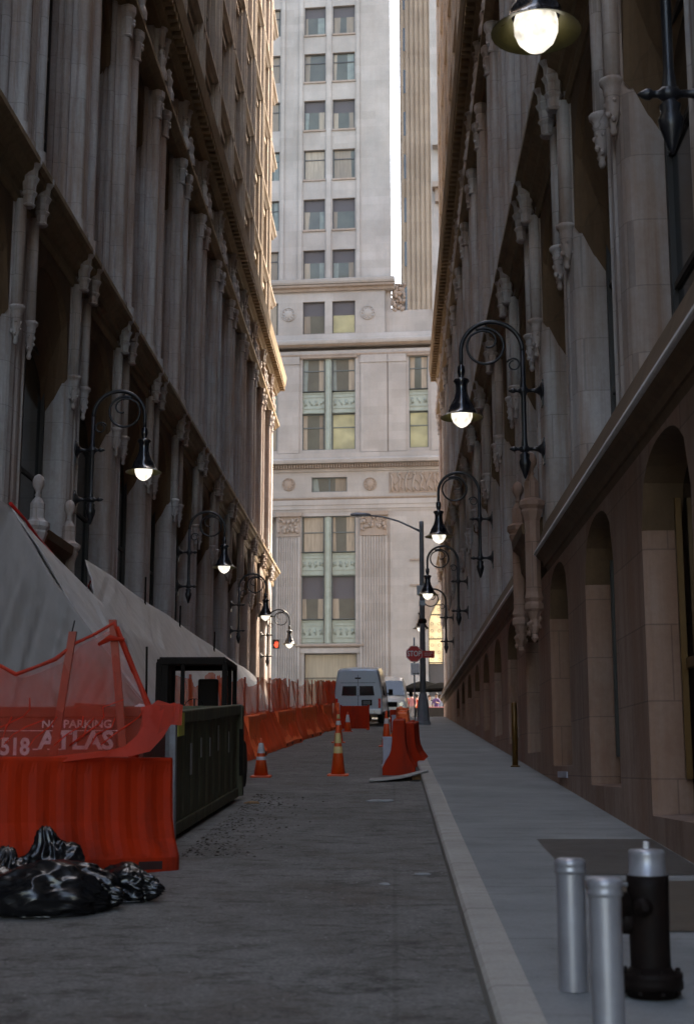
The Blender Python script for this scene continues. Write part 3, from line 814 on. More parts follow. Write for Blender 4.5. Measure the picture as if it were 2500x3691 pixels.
# cornice band B and window-head mouldings
course([(-0.3,31.9),(0.06,31.9),(0.1,32.0),(0.28,32.06),(0.32,32.2),(0.32,32.34),(0.12,32.44),(0.10,32.55),(0.02,32.84),(-0.3,32.86)], -34, 13, 'cornice', WHITE)
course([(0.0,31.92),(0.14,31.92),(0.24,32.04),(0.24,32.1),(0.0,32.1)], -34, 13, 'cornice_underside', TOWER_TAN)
course([(-0.2,31.18),(0.05,31.18),(0.09,31.3),(0.06,31.36),(-0.2,31.38)], -34, 13, 'moulding', WHITE_TAN)
for a, b in [(-6.7,-2.5),(1.1,2.75)]:
    mb = MB(); prism(mb, FR, [(a,0.0),(b,0.0),(b,0.14),(a,0.14)], 31.02, 31.17); tb(mb, 'window_head', TOWER_TAN)
# plain pilasters of the middle storeys
for a, b in ((-8.25,-6.75),(-2.25,-0.35),(-0.25,1.02),(2.8,4.0)):
    mb = MB(); prism(mb, FR, [(a,0.0),(b,0.0),(b,0.09),(a,0.09)], 23.95, 30.6)
    prism(mb, FR, [(a-.05,0.0),(b+.05,0.0),(b+.05,0.14),(a-.05,0.14)], 30.6, 30.75); prism(mb, FR, [(a-.02,0.0),(b+.02,0.0),(b+.02,0.11),(a-.02,0.11)], 30.75, 31.17)
    tb(mb, 'pilaster', WHITE)
# cornice C with dentils
course([(-0.3,22.56),(0.08,22.56),(0.1,22.68),(0.14,23.06),(0.48,23.12),(0.52,23.3),(0.52,23.38),(0.22,23.5),(0.2,23.9),(-0.3,23.94)], -34, 13, 'cornice', WHITE)
mb = MB(); secs = []
for k in range(100):
    u = -12+0.19*k
    for uu, ww in ((u,0.16),(u+.001,0.36),(u+.1,0.36),(u+.101,0.16)): secs.append([FR.P(uu,0.05,22.78), FR.P(uu,ww,22.78), FR.P(uu,ww,23.05), FR.P(uu,0.05,23.05)])
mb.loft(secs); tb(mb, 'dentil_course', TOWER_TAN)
# frieze
mb = MB(); holed(mb, FR, -34, 13, 20.6, 22.6, [(-5.81,-3.26,21.09,22.16)], 0.0, 0.3); tb(mb, 'frieze_wall', WHITE)
rwin(FR, -5.81, -3.26, 21.09, 22.16, -0.2, PANE_TAN, 0, 0, FRAME_GREEN, 2)
def medallion(u, z, r):
    mb = MB(); c = Vector(FR.P(u, 0.0, z)); n = 24
    prof = [(r, 0.0), (r, 0.05), (r*.9, 0.09), (r*.82, 0.04), (r*.6, 0.05), (r*.45, 0.09), (r*.2, 0.12), (0.01, 0.12)]
    mb.loft([[c + DU*(rr_*math.cos(2*PI*j/n)) + Vector((0,0,rr_*math.sin(2*PI*j/n))) + DN*h for j in range(n)] for rr_, h in prof], smooth=False)
    rr = random.Random(3)
    for k in range(10):
        a = 2*PI*k/10; lump(mb, tuple(c + DU*(r*.68*math.cos(a)) + Vector((0,0,r*.68*math.sin(a))) + DN*.04), r*.14, rr)
    tb(mb, 'medallion', WHITE_TAN if z < 30 else WHITE)
for u, z, r in ((-7.48,21.68,.48),(-1.61,21.6,.48),(-7.58,34.45,.55),(-1.73,34.4,.55)): medallion(u, z, r)
mb = MB(); rr = random.Random(9)
prism(mb, FR, [(-0.25,0.0),(3.6,0.0),(3.6,0.03),(-0.25,0.03)], 20.9, 22.4)
def reliefline(pts, r): mb.tube([FR.P(u, 0.045, z) for u, z in pts], r, 5)
for k in range(7):
    u = -0.05+k*0.52; z = 21.0
    reliefline([(u, z), (u+rr.uniform(-.1,.15), z+.45), (u+rr.uniform(-.05,.2), z+.9), (u+rr.uniform(-.1,.25), z+1.25)], 0.07+rr.uniform(0,.03))
    reliefline([(u, z+.85), (u+.25, z+rr.uniform(.5,1.2)), (u+.45, z+rr.uniform(.4,1.2))], 0.045)
    reliefline([(u, z+.35), (u+.2, z+rr.uniform(.0,.4)), (u+.3, z+.05)], 0.05)
    lump(mb, FR.P(u+rr.uniform(0,.2), 0.06, z+1.3), 0.11, rr)
tb(mb, 'relief_panel', WHITE_TAN)
course([(-0.3,20.5),(0.1,20.5),(0.16,20.6),(0.1,20.7),(-0.3,20.72)], -34, 13, 'moulding', TOWER_TAN)
course([(-0.3,19.62),(0.03,19.62),(0.05,19.8),(0.09,19.82),(0.09,20.1),(0.13,20.12),(0.13,20.49),(-0.3,20.49)], -34, 13, 'architrave', WHITE)
# lower storeys
arch_c, arch_z, arch_r = 5.6, 11.2, 3.2
LH = [(a, b, 16.72, 19.33) for a, b in COLS[1:]] + [(a, b, 15.03, 16.72) for a, b in COLS[1:]] + [(a, b, 11.92, 15.03) for a, b in COLS[1:]] + [(a, b, 10.22, 11.92) for a, b in COLS[1:]]
LH += [(-4.90,-4.35,10.22,19.33), (-6.3,-2.56,4.0,9.54), (-9.95,-8.36,10.22,19.33)]
mb = MB(); holed(mb, FR, -34, arch_c-arch_r, 2.5, 19.65, LH, 0.0, 0.32)
n = 20
for i in range(n):
    a0, a1 = PI-PI*i/n, PI-PI*(i+1)/n
    p0 = (arch_c+arch_r*math.cos(a0), arch_z+arch_r*math.sin(a0)); p1 = (arch_c+arch_r*math.cos(a1), arch_z+arch_r*math.sin(a1))
    mb.quad(FR.P(p0[0],0,p0[1]), FR.P(p1[0],0,p1[1]), FR.P(p1[0],0,19.65), FR.P(p0[0],0,19.65))
    mb.quad(FR.P(p0[0],0,p0[1]), FR.P(p1[0],0,p1[1]), FR.P(p1[0],-.85,p1[1]), FR.P(p0[0],-.85,p0[1]))
mb.quad(FR.P(arch_c-arch_r,0,2.5), FR.P(arch_c-arch_r,0,arch_z), FR.P(arch_c-arch_r,-.85,arch_z), FR.P(arch_c-arch_r,-.85,2.5))
holed(mb, FR, arch_c+arch_r, 13, 2.5, 19.65, [], 0.0, 0.3)
tb(mb, 'lower_wall', WHITE)
mb = MB(); secs = []
for i in range(25):
    a = PI-PI*i/24; secs.append([FR.P(arch_c+(arch_r+q)*math.cos(a), w, arch_z+(arch_r+q)*math.sin(a)) for q, w in ((0.02,0.0),(0.02,0.12),(0.75,0.2),(0.75,0.0))])
mb.loft(secs); tb(mb, 'archivolt', WHITE_TAN)
for (a, b) in COLS[1:]:
    rwin(FR, a, b, 16.72, 19.33, -0.2, PANE_TAN, 0, 0.55); rwin(FR, a, b, 11.92, 15.03, -0.2, PANE_TAN, 0.5, 0)
    spandrel(a, b, 15.03, 16.72); spandrel(a, b, 10.22, 11.92)
mullion(-4.90,-4.35,10.24,19.3)
course([(0.0,9.95),(0.1,9.95),(0.22,10.05),(0.22,10.16),(0.0,10.2)], -6.9, -2.1, 'shop_cornice', WHITE_TAN)
course([(0.0,9.56),(0.08,9.56),(0.1,9.9),(0.0,9.9)], -6.8, -2.2, 'shop_lintel', WHITE)
shop = rwin(FR, -6.3, -2.56, 4.0, 9.54, -0.22, PANE_GREY, 0.98, 0.69, FRAME_DARK, 1, SHOPBLIND)
# fluted pilasters with capitals
for a, b in ((-8.3,-6.62),(-2.33,-0.4)):
    mb = MB(); pr = [(a,0.0),(a,0.16)]; nf = 9; wd = (b-a-.2)/nf
    for k in range(nf):
        u = a+.1+wd*k
        pr += [(u+.03,0.16),(u+.05,0.10),(u+wd-.05,0.10),(u+wd-.03,0.16)]
    pr += [(b,0.16),(b,0.0)]
    prism(mb, FR, pr, 4.1, 17.85)
    tb(mb, 'fluted_pilaster', WHITE)
    mb = MB(); rr = random.Random(int(a*7))
    prism(mb, FR, [(a-.03,0),(b+.03,0),(b+.03,.2),(a-.03,.2)], 17.86, 17.98)
    prism(mb, FR, [(a,0),(b,0),(b,.15),(a,.15)], 17.98, 19.3)
    prism(mb, FR, [(a-.1,0),(b+.1,0),(b+.1,.3),(a-.1,.3)], 19.3, 19.6)
    for k in range(26):
        lump(mb, FR.P(rr.uniform(a+.1,b-.1), 0.17, rr.uniform(18.15,19.2)), rr.uniform(.07,.15), rr)
    for uu in (a+.25, b-.25):
        pts = [FR.P(uu+(.2-.02*k)*math.cos(k*.7), 0.2, 19.0+(.2-.02*k)*math.sin(k*.7)) for k in range(9)]; mb.tube(pts, .05, 5)
    tb(mb, 'pilaster_capital', WHITE_TAN)
mb = MB(); prism(mb, FR, [(-0.2,0.0),(2.15,0.0),(2.15,0.05),(-0.2,0.05)], 4.0, 19.2); tb(mb, 'wall_panel', WHITE)
for z in (14.2, 16.0): course([(0.05,z),(0.13,z),(0.13,z+.14),(0.05,z+.16)], 1.2, 2.14, 'moulding', WHITE_TAN)
# lit entrance window with its metal grille
mb = MB()
pts = [(arch_c-arch_r+.03, 8.81), (arch_c+arch_r-.03, 8.81)] + [(arch_c+(arch_r-.03)*math.cos(PI*i/16), arch_z+(arch_r-.03)*math.sin(PI*i/16)) for i in range(17)]
mb.poly([FR.P(u,-0.7,v) for u, v in pts]); gl = tb(mb, 'entrance_glass', PANE_WARM)
mb = MB()
for u in [2.42+0.98*k for k in range(7)]:
    zt = arch_z+math.sqrt(max(0.0, arch_r**2-(u-arch_c)**2)); prism(mb, FR, [(u-.04,-.68),(u+.04,-.68),(u+.04,-.62),(u-.04,-.62)], 8.8, zt)
for z in (8.84, 10.5, 12.2, 12.9):
    hw = math.sqrt(max(0.2, arch_r**2-max(0, z-arch_z)**2)); prism(mb, FR, [(arch_c-hw,-.67),(arch_c+hw,-.67),(arch_c+hw,-.61),(arch_c-hw,-.61)], z, z+.07)
for k in range(13):
    u = 2.42+0.49*(k+.5)
    if u > 5.2: break
    for q in range(8):
        z = 9.1+.5*q; c = Vector(FR.P(u,-.64,z)); 
        if math.hypot(u-arch_c, max(0,z-arch_z)) > arch_r-.2: continue
        mb.tube([c + DU*.1*math.cos(2*PI*j/8) + Vector((0,0,.1*math.sin(2*PI*j/8))) for j in range(9)], .012, 4, caps=False)
tb(mb, 'entrance_grille', FRAME_DARK)
mb = MB(); prism(mb, FR, [(2.45,-.8),(8.8,-.8),(8.8,-.72),(2.45,-.72)], 3.5, 8.8)
tb(mb, 'entrance_door', mat_plain('dark_grey_door', (0.05,0.048,0.05), 0.4))
# ------------------------------------------------------------------ wall lamps
mBulb, nt, bs = newmat('lit_white_globe')
bs.inputs['Base Color'].default_value = (0.9,0.9,0.85,1); bs.inputs['Emission Color'].default_value = (0.95,0.98,1.0,1)
lw = N(nt, 'ShaderNodeTexNoise'); lw.inputs['Scale'].default_value = 9; L(nt, wpos(nt), lw.inputs['Vector'])
L(nt, ramp(nt, lw.outputs['Fac'], [(0.3, 0.07), (0.7, 0.2)]), bs.inputs['Emission Strength'])
BLACKG = mat_plain('glossy_black_enamel', (0.012,0.013,0.018), 0.22, 0.0, 0.3, 10, (0.05,0.04,0.03), 0.3, coat=0.5)
OLIVE = mat_plain('inside_of_shade', (0.10,0.09,0.035), 0.35, 0.3, 0.2, 8)
def make_lamp():
    root = empty('wall_lamp', (0,0,0))
    # post: acorn end, shaft, and the big swan neck down to the shade
    mb = MB(); px = 0.32
    mb.lathe([(0.01,6.26),(0.03,6.3),(0.05,6.36),(0.085,6.46),(0.10,6.54),(0.07,6.60),(0.085,6.66),(0.045,6.70),(0.05,6.74),(0.062,6.8),(0.042,6.95),(0.042,7.65),(0.06,7.70),(0.06,7.80),(0.045,7.86),(0.04,8.43)], (px,0,0), 12)
    cx, cz, r = 0.83, 8.43, 0.51
    arc = [(cx-r*math.cos(a), 0, cz+r*math.sin(a)) for a in [PI*i/28 for i in range(29)]]
    mb.tube(arc + [(1.34,0,8.3),(1.34,0,8.16)], [0.040-0.004*i/29 for i in range(31)], 10)
    mb.build('post', IRON, root)
    mb = MB()
    # large scroll hung inside the neck, curling inwards
    pts = []; rad = []
    for i in range(46):
        t = i/45; a = R(118) - R(560)*t*1.0
        rr_ = 0.315*(1-0.10*t) if t < .62 else 0.284*(1-(t-.62)/.38*.62)
        ox = 0.94 + 0.0*t; oz = 8.52 + 0.0*t
        if t > .62: ox = 0.94; oz = 8.52+0.10*(t-.62)/.38
        pts.append((ox-rr_*math.cos(a), 0, oz+rr_*math.sin(a))); rad.append(0.027-0.010*t)
    mb.tube(pts, rad, 8)
    mb.build('scroll', IRON, root)
    mb = MB(); pts = []
    for i in range(26):
        t = i/25; a = R(20)+R(430)*t; rr_ = 0.115*(1-.45*t)
        pts.append((0.47+rr_*math.cos(a), 0, 8.20+rr_*math.sin(a)))
    mb.tube(pts, [0.018-0.006*i/25 for i in range(26)], 8)
    mb.build('scroll', IRON, root)
    mb = MB()
    rr = random.Random(4)
    mb.tube([(0.93,0,8.90),(0.90,0,8.84),(0.95,0,8.80),(0.90,0,8.76)], 0.014, 6)
    mb.build('leaf', IRON, root)
    for z in (7.75, 6.76):
        mb = MB()
        mb.lathe([(0.17,0.0),(0.165,0.03),(0.09,0.05),(0.05,0.10),(0.032,0.16),(0.03,0.24),(0.055,0.26),(0.065,0.30),(0.075,0.33),(0.055,0.38),(0.03,0.41),(0.028,0.45),(0.045,0.47),(0.045,0.50),(0.02,0.55),(0.005,0.57)], (0,0,z), 12, ax='x')
        # elongated wall plate
        mb.obox((0.012,0,z-0.05), (0.012,0,0), (0,0.10,0), (0,0,0.22))
        mb.build('bracket', IRON, root)
    mb = MB()
    mb.lathe([(0.035,8.20),(0.06,8.17),(0.065,8.08),(0.05,8.02),(0.04,7.97),(0.12,7.95),(0.135,7.92),(0.10,7.87),(0.095,7.80),(0.10,7.72),(0.13,7.62),(0.18,7.52),(0.205,7.48),(0.205,7.45),(0.26,7.36),(0.33,7.315),(0.355,7.30)], (1.34,0,0), 26, caps=False)
    sh = mb.build('lamp_shade', BLACKG, root)
    mb = MB()
    mb.lathe([(0.354,7.298),(0.325,7.31),(0.25,7.35),(0.19,7.44)], (1.34,0,0), 26, caps=False)
    mb.build('shade_lining', OLIVE, sh)
    mb = MB()
    mb.lathe([(0.16,7.44),(0.175,7.38),(0.172,7.30),(0.14,7.22),(0.08,7.16),(0.03,7.135),(0.005,7.13)], (1.34,0,0), 20)
    mb.build('globe', mBulb, root)
    return root
lamp0 = make_lamp()
LL = [(26.4,'fancy black swan-neck wall lamp on the left facade, nearest to the camera'), (39.5,'second swan-neck wall lamp along the left facade'),
      (52.6,'third swan-neck wall lamp along the left facade'), (64.8,'farthest swan-neck wall lamp on the left facade, in front of the pale tower'),]
RL = [(10.1,'big swan-neck wall lamp whose lit globe is cut by the top edge of the picture'), (22.3,'swan-neck wall lamp on the right facade, above the portal colonnettes'),
      (34.3,'third swan-neck wall lamp along the right facade'), (46.1,'fourth swan-neck wall lamp along the right facade'), (57.4,'farthest swan-neck wall lamp on the right, behind the street light pole')]
first = True
for lst, X, rz in ((LL, -6.2, 0.0), (RL, 2.49, PI)):
    for y, lab in lst:
        o = lamp0 if first else copy_tree(lamp0)
        first = False
        o.location = (X, y, 0.0); o.rotation_euler = (0, 0, rz)
        tag(o, lab, 'wall lamp', 'swan-neck lamps on the facades')
# ------------------------------------------------------------------ street objects: materials
ORANGE = mat_plain('orange_red_plastic', (0.38,0.019,0.001), 0.7, 0, 0.2, 3, (0.15,0.014,0.006), 0.75, 0.15, stretch=(1.5,1.5,0.35))
ORANGE_HAZED = mat_plain('sun_hazed_orange_plastic', (0.88,0.15,0.045), 0.55, 0, 0.12, 4, (0.7,0.10,0.03), 0.5, 0.1)  # sunlight and haze on the far barriers put into a lighter orange
CONE_O = mat_plain('cone_orange', (0.66,0.065,0.006), 0.45, 0, 0.1, 9, (0.4,0.05,0.01), 0.35)
COLLAR = mat_plain('reflective_collar', (0.62,0.60,0.62), 0.4, 0, 0.1, 12, (0.35,0.3,0.25), 0.5)
COLLAR_Y = mat_plain('yellowed_collar', (0.60,0.45,0.20), 0.4, 0, 0.1, 12)
STAKE = mat_plain('red_painted_stake', (0.32,0.06,0.035), 0.7, 0, 0.2, 5)
WOOD = mat_plain('raw_wood', (0.32,0.17,0.08), 0.7, 0, 0.25, 5, stretch=(6,6,0.6))
GREY_STEEL = mat_plain('scuffed_grey_steel', (0.30,0.29,0.30), 0.55, 0.0, 0.2, 3, (0.12,0.08,0.05), 0.6, 0.2)
GREEN_STEEL = mat_plain('dark_green_dumpster_steel', (0.105,0.098,0.062), 0.85, 0.0, 0.45, 3, (0.12,0.065,0.035), 0.85, 0.4, stretch=(3,3,0.5))
RUST_RED = mat_plain('brown_red_skip_steel', (0.20,0.05,0.032), 0.6, 0.0, 0.2, 3, (0.10,0.035,0.02), 0.5, 0.3)
STENCIL = mat_plain('white_stencil_paint', (0.80,0.78,0.84), 0.7, 0, 0.1, 20, (0.4,0.2,0.16), 0.3)
YELLOW = mat_plain('yellow_sticker', (0.62,0.55,0.10), 0.6)
BLACK_MACH = mat_plain('black_machine_paint', (0.012,0.008,0.006), 0.7, 0.1, 0.3, 6)
BLACK_MACH.node_tree.nodes['Principled BSDF'].inputs['Specular IOR Level'].default_value = 0.15
for _m in (GREEN_STEEL, RUST_RED): _m.node_tree.nodes['Principled BSDF'].inputs['Specular IOR Level'].default_value = 0.25
def mat_bag():
    m, nt, bs = newmat('black_bin_liner')
    bs.inputs['Base Color'].default_value = (0.006,0.006,0.007,1); bs.inputs['Roughness'].default_value = 0.25
    bs.inputs['Specular IOR Level'].default_value = 0.55
    w1 = N(nt, 'ShaderNodeTexNoise'); w1.inputs['Scale'].default_value = 9; w1.inputs['Detail'].default_value = 3; w1.inputs['Distortion'].default_value = 0.4
    L(nt, wpos(nt, 1, 1, 1.6), w1.inputs['Vector'])
    bump(nt, bs, w1.outputs['Fac'], 0.35, 0.006)
    return m
BAG = mat_bag()
def mat_net(name, col, open_, holes=True):
    m, nt, bs = newmat(name)
    bs.inputs['Base Color'].default_value = (*col, 1); bs.inputs['Roughness'].default_value = 0.6
    tr = N(nt, 'ShaderNodeBsdfTransparent'); tl = N(nt, 'ShaderNodeBsdfTranslucent'); tl.inputs['Color'].default_value = (*col, 1)
    m1 = N(nt, 'ShaderNodeMixShader'); m1.inputs[0].default_value = 0.4; L(nt, bs.outputs[0], m1.inputs[1]); L(nt, tl.outputs[0], m1.inputs[2])
    m2 = N(nt, 'ShaderNodeMixShader')
    n = noise_n(nt, wpos(nt, 1.0, 1.0, 0.5), 3.5, 5)
    f = ramp(nt, n, [(0.3, min(1, open_+0.12)), (0.7, max(0, open_-0.12))])
    L(nt, f, m2.inputs[0]); L(nt, m1.outputs[0], m2.inputs[1]); L(nt, tr.outputs[0], m2.inputs[2])
    L(nt, m2.outputs[0], nt.nodes['Material Output'].inputs['Surface'])
    return m
NET = mat_net('red_safety_netting', (0.66,0.045,0.006), 0.68)
NET_DENSE = mat_net('bunched_red_netting', (0.58,0.03,0.003), 0.14)
NET_FAR = mat_net('orange_safety_netting', (0.95,0.15,0.04), 0.40)
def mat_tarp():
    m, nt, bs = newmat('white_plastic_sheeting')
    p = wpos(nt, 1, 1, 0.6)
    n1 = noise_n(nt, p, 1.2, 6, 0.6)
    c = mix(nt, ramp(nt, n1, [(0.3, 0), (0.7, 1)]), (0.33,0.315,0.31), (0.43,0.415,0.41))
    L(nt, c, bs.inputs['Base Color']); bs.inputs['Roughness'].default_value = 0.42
    w1 = N(nt, 'ShaderNodeTexNoise'); w1.inputs['Scale'].default_value = 2.2; w1.inputs['Detail'].default_value = 5; w1.inputs['Distortion'].default_value = 1.0
    L(nt, wpos(nt, 1.2, 1.2, 0.35), w1.inputs['Vector'])
    bump(nt, bs, w1.outputs['Fac'], 0.6, 0.08)
    return m
TARP = mat_tarp()

for _m in (ORANGE, ORANGE_HAZED): _m.node_tree.nodes['Principled BSDF'].inputs['Specular IOR Level'].default_value = 0.2
# ------------------------------------------------------------------ water-filled barriers
def barrier_mesh(L_=1.8, H_=1.0, ribs=7):
    mb = MB(); secs = []; n = 57
    prof = [(0.30,0.0),(0.30,0.14),(0.285,0.17),(0.20,0.30),(0.145,0.45),(0.125,0.62),(0.115,0.85),(0.11,0.97),(0.10,1.0)]
    for i in range(n):
        t = i/(n-1); x = -L_/2 + L_*t
        ph = (t*ribs) % 1.0; g = 0.018*(1 if .32 < ph < .68 else (0 if ph < .2 or ph > .8 else .5))
        e = min(t, 1-t)*L_
        shr = 0.0 if e > 0.03 else 0.012
        s = []
        for y, z in prof:
            k = g if 0.16 < z < 0.96 else 0.0
            s.append((x, -(y-k-shr), z*H_))
        for y, z in prof[::-1]:
            k = g if 0.16 < z < 0.96 else 0.0
            s.append((x, (y-k-shr), z*H_))
        secs.append(s)
    mb.loft(secs)
    return mb
DARKHOLE = mat_plain('dark_forklift_slot', (0.03,0.006,0.004), 0.8)
def make_barrier(mat, lab, loc, rz, L_=1.8, H_=1.0, group=None, tilt=0.0):
    root = empty('water_barrier', loc, rz, lab, 'barrier', group)
    root.rotation_euler = (0, -tilt, rz)
    barrier_mesh(L_, H_).build('barrier_body', mat, root, bevel=0.008)
    for s in (-1, 1):
        mb = MB()
        x = s*L_*0.34
        mb.obox((x,0,0.075*H_), (0.11,0,0), (0,0.303,0), (0,0,0.035))
        mb.build('forklift_slot', DARKHOLE, root)
    mb = MB(); mb.lathe([(0.05,H_-0.01),(0.05,H_+0.025),(0.0,H_+0.03)], (L_*0.3,0,0), 12); mb.build('filler_cap', mat, root)
    mb = MB(); mb.obox((-L_/2-0.012,0,0.6*H_), (0.012,0,0), (0,0.035,0), (0,0,0.28)); mb.build('joint_lug', mat, root)
    return root
a1 = R(32)
nb = make_barrier(ORANGE, 'big red-orange water-filled barrier behind the rubbish bags, nearest the dumpster', (-2.77, 12.27, gz(12.2)-0.01), a1, 1.72, 1.0, 'orange plastic barriers')
# recessed pocket in the top of the near barrier
nb2 = make_barrier(ORANGE, 'red-orange water-filled barrier cut by the left edge of the picture', (-4.27, 11.34, gz(11.3)-0.01), a1, 1.72, 0.99, 'orange plastic barriers')
STRIP = mat_plain('white_reflective_tape', (0.6,0.58,0.6), 0.5)
mb = MB()
mb.obox((0.80,-0.150,0.62), (0.012,0,0), (0,0.006,0), (0,0,0.10)); o = mb.build('reflective_strip', STRIP, nb2)
mb = MB(); mb.obox((0.80,-0.262,0.24), (0.012,0,0), (0,0.012,-0.02), (0,-0.03,0.08)); o = mb.build('reflective_strip', STRIP, nb2)

# barriers along the left of the roadway, netting laid over them
p0 = Vector((-3.72, 23.4)); p1 = Vector((-2.35, 57.5))
dv = (p1-p0); ln = dv.length; dv.normalize(); nrow = 18; step = ln/nrow
ang = math.atan2(dv.y, dv.x)
row_proto = None
def ordinal(n):
    return ['first','second','third','fourth','fifth','sixth','seventh','eighth','ninth','tenth','eleventh','twelfth','thirteenth','fourteenth','fifteenth','sixteenth','seventeenth','eighteenth','nineteenth'][n-1]
for k in range(nrow):
    c = p0 + dv*(step*(k+.5)); t = k/nrow
    x = c.x + 0.10*math.sin(k*1.9)
    lab = '%s orange barrier from the dumpster in the netted row' % ordinal(k+1)
    if row_proto is None:
        row_proto = make_barrier(ORANGE_HAZED, lab, (x, c.y, gz(c.y)), ang, 1.8, 0.95, 'netted orange barriers along the roadway'); o = row_proto
    else:
        o = copy_tree(row_proto)
    o.location = (x, c.y, gz(c.y)-0.01); o.rotation_euler = (0, -math.atan(SLOPE), ang + R(rnd.uniform(-5,5)))
    o['label'] = lab
# netting on stakes
def net_sheet(name, top, bot, nu, nv, mat, parent=None, wav=0.06, seed=1, label=None):
    """top, bot: lists of points of equal length"""
    mb = MB(); secs = []
    def samp(P, t):
        f = t*(len(P)-1); i = min(int(f), len(P)-2); f -= i
        return Vector(P[i]).lerp(Vector(P[i+1]), f)
    nrm = None
    for j in range(nv+1):
        v = j/nv; s = []
        for i in range(nu+1):
            u = i/nu; a = samp(top, u); b = samp(bot, u); p = a.lerp(b, v)
            q = noise.noise(Vector((p.x*1.3+seed, p.y*1.3, p.z*0.5)))*wav + noise.noise(Vector((p.x*5+seed, p.y*5, p.z*0.9)))*wav*0.5
            d = (samp(top, min(1, u+.01))-samp(top, max(0, u-.01))); n = Vector((d.y, -d.x, 0))
            if n.length > 1e-6: n.normalize()
            s.append(p + n*q + Vector((0, 0, noise.noise(Vector((p.x*2, p.y*2, seed)))*wav*0.3)))
        secs.append(s)
    mb.loft(secs, closed=False, caps=False, smooth=True)
    return mb.build(name, mat, parent, label=label)
fence = empty('netting_fence', (0,0,0), 0, 'long run of orange safety netting on stakes over the barrier row', 'fence')
top = []; bot = []; mid = []
ns = 15
for k in range(ns*3+1):
    c = p0 + dv*(ln*k/(ns*3)); ph = (k % 3)/3
    sag = 0.0 if k % 3 == 0 else 0.14
    z = gz(c.y)
    xo = 0.10*math.sin(k*.9)
    hh = 1.78+0.10*math.sin(k*1.3) - sag*0.7
    top.append((c.x-0.10+xo*.5, c.y, z+hh)); mid.append((c.x+0.02, c.y, z+0.98)); bot.append((c.x+0.36+xo*.4, c.y-0.05, z+0.03))
net_sheet('upper_netting', top, mid, 260, 8, NET_FAR, fence, 0.10, 3)
net_sheet('lower_netting', [(x+.0, y, z+.04) for x, y, z in mid], bot, 260, 8, NET_FAR, fence, 0.06, 5)
pr = None
for k in range(ns+1):
    c = p0 + dv*(ln*k/ns); z = gz(c.y)
    mb = MB(); lean = rnd.uniform(-.12,.12)
    mb.obox((c.x-0.12, c.y+lean*.5, z+1.36), (0.022,0,0), (0,0.035,0), (0,lean*.4,0.46)); mb.build('stake', STAKE, fence)
# bunched folds of netting near the far end and at a few stakes
NET_THICK = mat_net('doubled_orange_netting', (0.92,0.12,0.02), 0.22)
for q, (ya, yb) in enumerate(((28.0,29.2),(36.2,39.6),(48.2,57.0),(52,57.2))):
    def fp(y, z, o): return (p0.x+(p1.x-p0.x)*(y-p0.y)/(p1.y-p0.y)+o, y, gz(y)+z)
    tt = [fp(ya+(yb-ya)*k/10, 1.80+.05*math.sin(k*2+q), -.02) for k in range(11)]; bb = [fp(ya+(yb-ya)*k/10, 0.95, .10) for k in range(11)]
    net_sheet('doubled_netting', tt, bb, 80, 6, NET_THICK, fence, 0.10, 40+q)

# ------------------------------------------------------------------ netting over the near barriers
nf = empty('netting_screen', (0,0,0), 0, 'sagging red safety netting tied to two leaning stakes above the near barriers', 'netting')
topn = [(-4.6,12.1,2.75),(-4.1,12.2,2.70),(-3.53,12.4,2.51),(-3.38,12.4,2.43),(-3.2,12.42,2.50),(-3.04,12.45,2.57),(-2.87,12.5,2.72),(-2.70,12.5,2.80),(-2.53,12.5,2.90),(-2.46,12.5,2.73),(-2.33,12.45,2.45),(-2.17,12.4,2.16),(-1.94,12.42,2.15)]
botn = [(-4.6,11.7,1.72),(-4.1,11.9,1.66),(-3.5,12.1,1.64),(-3.3,12.15,1.66),(-3.1,12.15,1.66),(-2.95,12.2,1.69),(-2.75,12.25,1.70),(-2.6,12.25,1.72),(-2.45,12.3,1.74),(-2.36,12.3,1.74),(-2.25,12.3,1.78),(-2.12,12.3,1.86),(-1.94,12.35,2.0)]
net_sheet('netting', topn, botn, 110, 22, NET, nf, 0.09, 8)
net_sheet('netting', [(x, y+.18, z-.03) for x, y, z in topn[:9]], [(x, y+.1, z-.02) for x, y, z in botn[:9]], 60, 14, NET, nf, 0.16, 14)
mb = MB(); mb.tube([(x, y-0.01, z) for x, y, z in topn[:11]], [0.016,.014,.016,.02,.014,.02,.014,.014,.022,.02,.02], 8); mb.build('gathered_edge', NET_DENSE, nf)
mb = MB(); mb.tube([(-2.50,12.47,2.86),(-2.40,12.46,2.62),(-2.28,12.44,2.36),(-2.17,12.4,2.12),(-2.12,12.36,2.02)], [0.02,0.026,0.022,0.03,0.03], 8); mb.build('gathered_edge', NET_DENSE, nf)
net_sheet('bunched_netting', [(-3.9,12.05,1.68),(-3.4,12.12,1.67),(-3.0,12.15,1.70),(-2.75,12.18,1.73),(-2.5,12.2,1.75),(-2.35,12.22,1.79),(-2.25,12.25,1.88),(-2.15,12.3,2.05),(-2.02,12.35,2.12)], [(-3.9,12.0,1.63),(-3.4,12.05,1.62),(-3.0,12.08,1.64),(-2.75,12.1,1.67),(-2.5,12.12,1.70),(-2.3,12.15,1.70),(-2.12,12.2,1.74),(-2.02,12.26,1.86),(-1.96,12.32,1.98)], 120, 10, NET_DENSE, nf, 0.05, 77)
net_sheet('bunched_netting', [(-2.24,12.36,2.14),(-2.15,12.36,2.17),(-2.05,12.37,2.15),(-1.95,12.38,2.18),(-1.87,12.4,2.15)], [(-2.2,12.25,1.96),(-2.1,12.27,1.97),(-2.02,12.3,1.99),(-1.94,12.32,1.98),(-1.87,12.34,1.97)], 50, 10, NET_DENSE, nf, 0.07, 83)
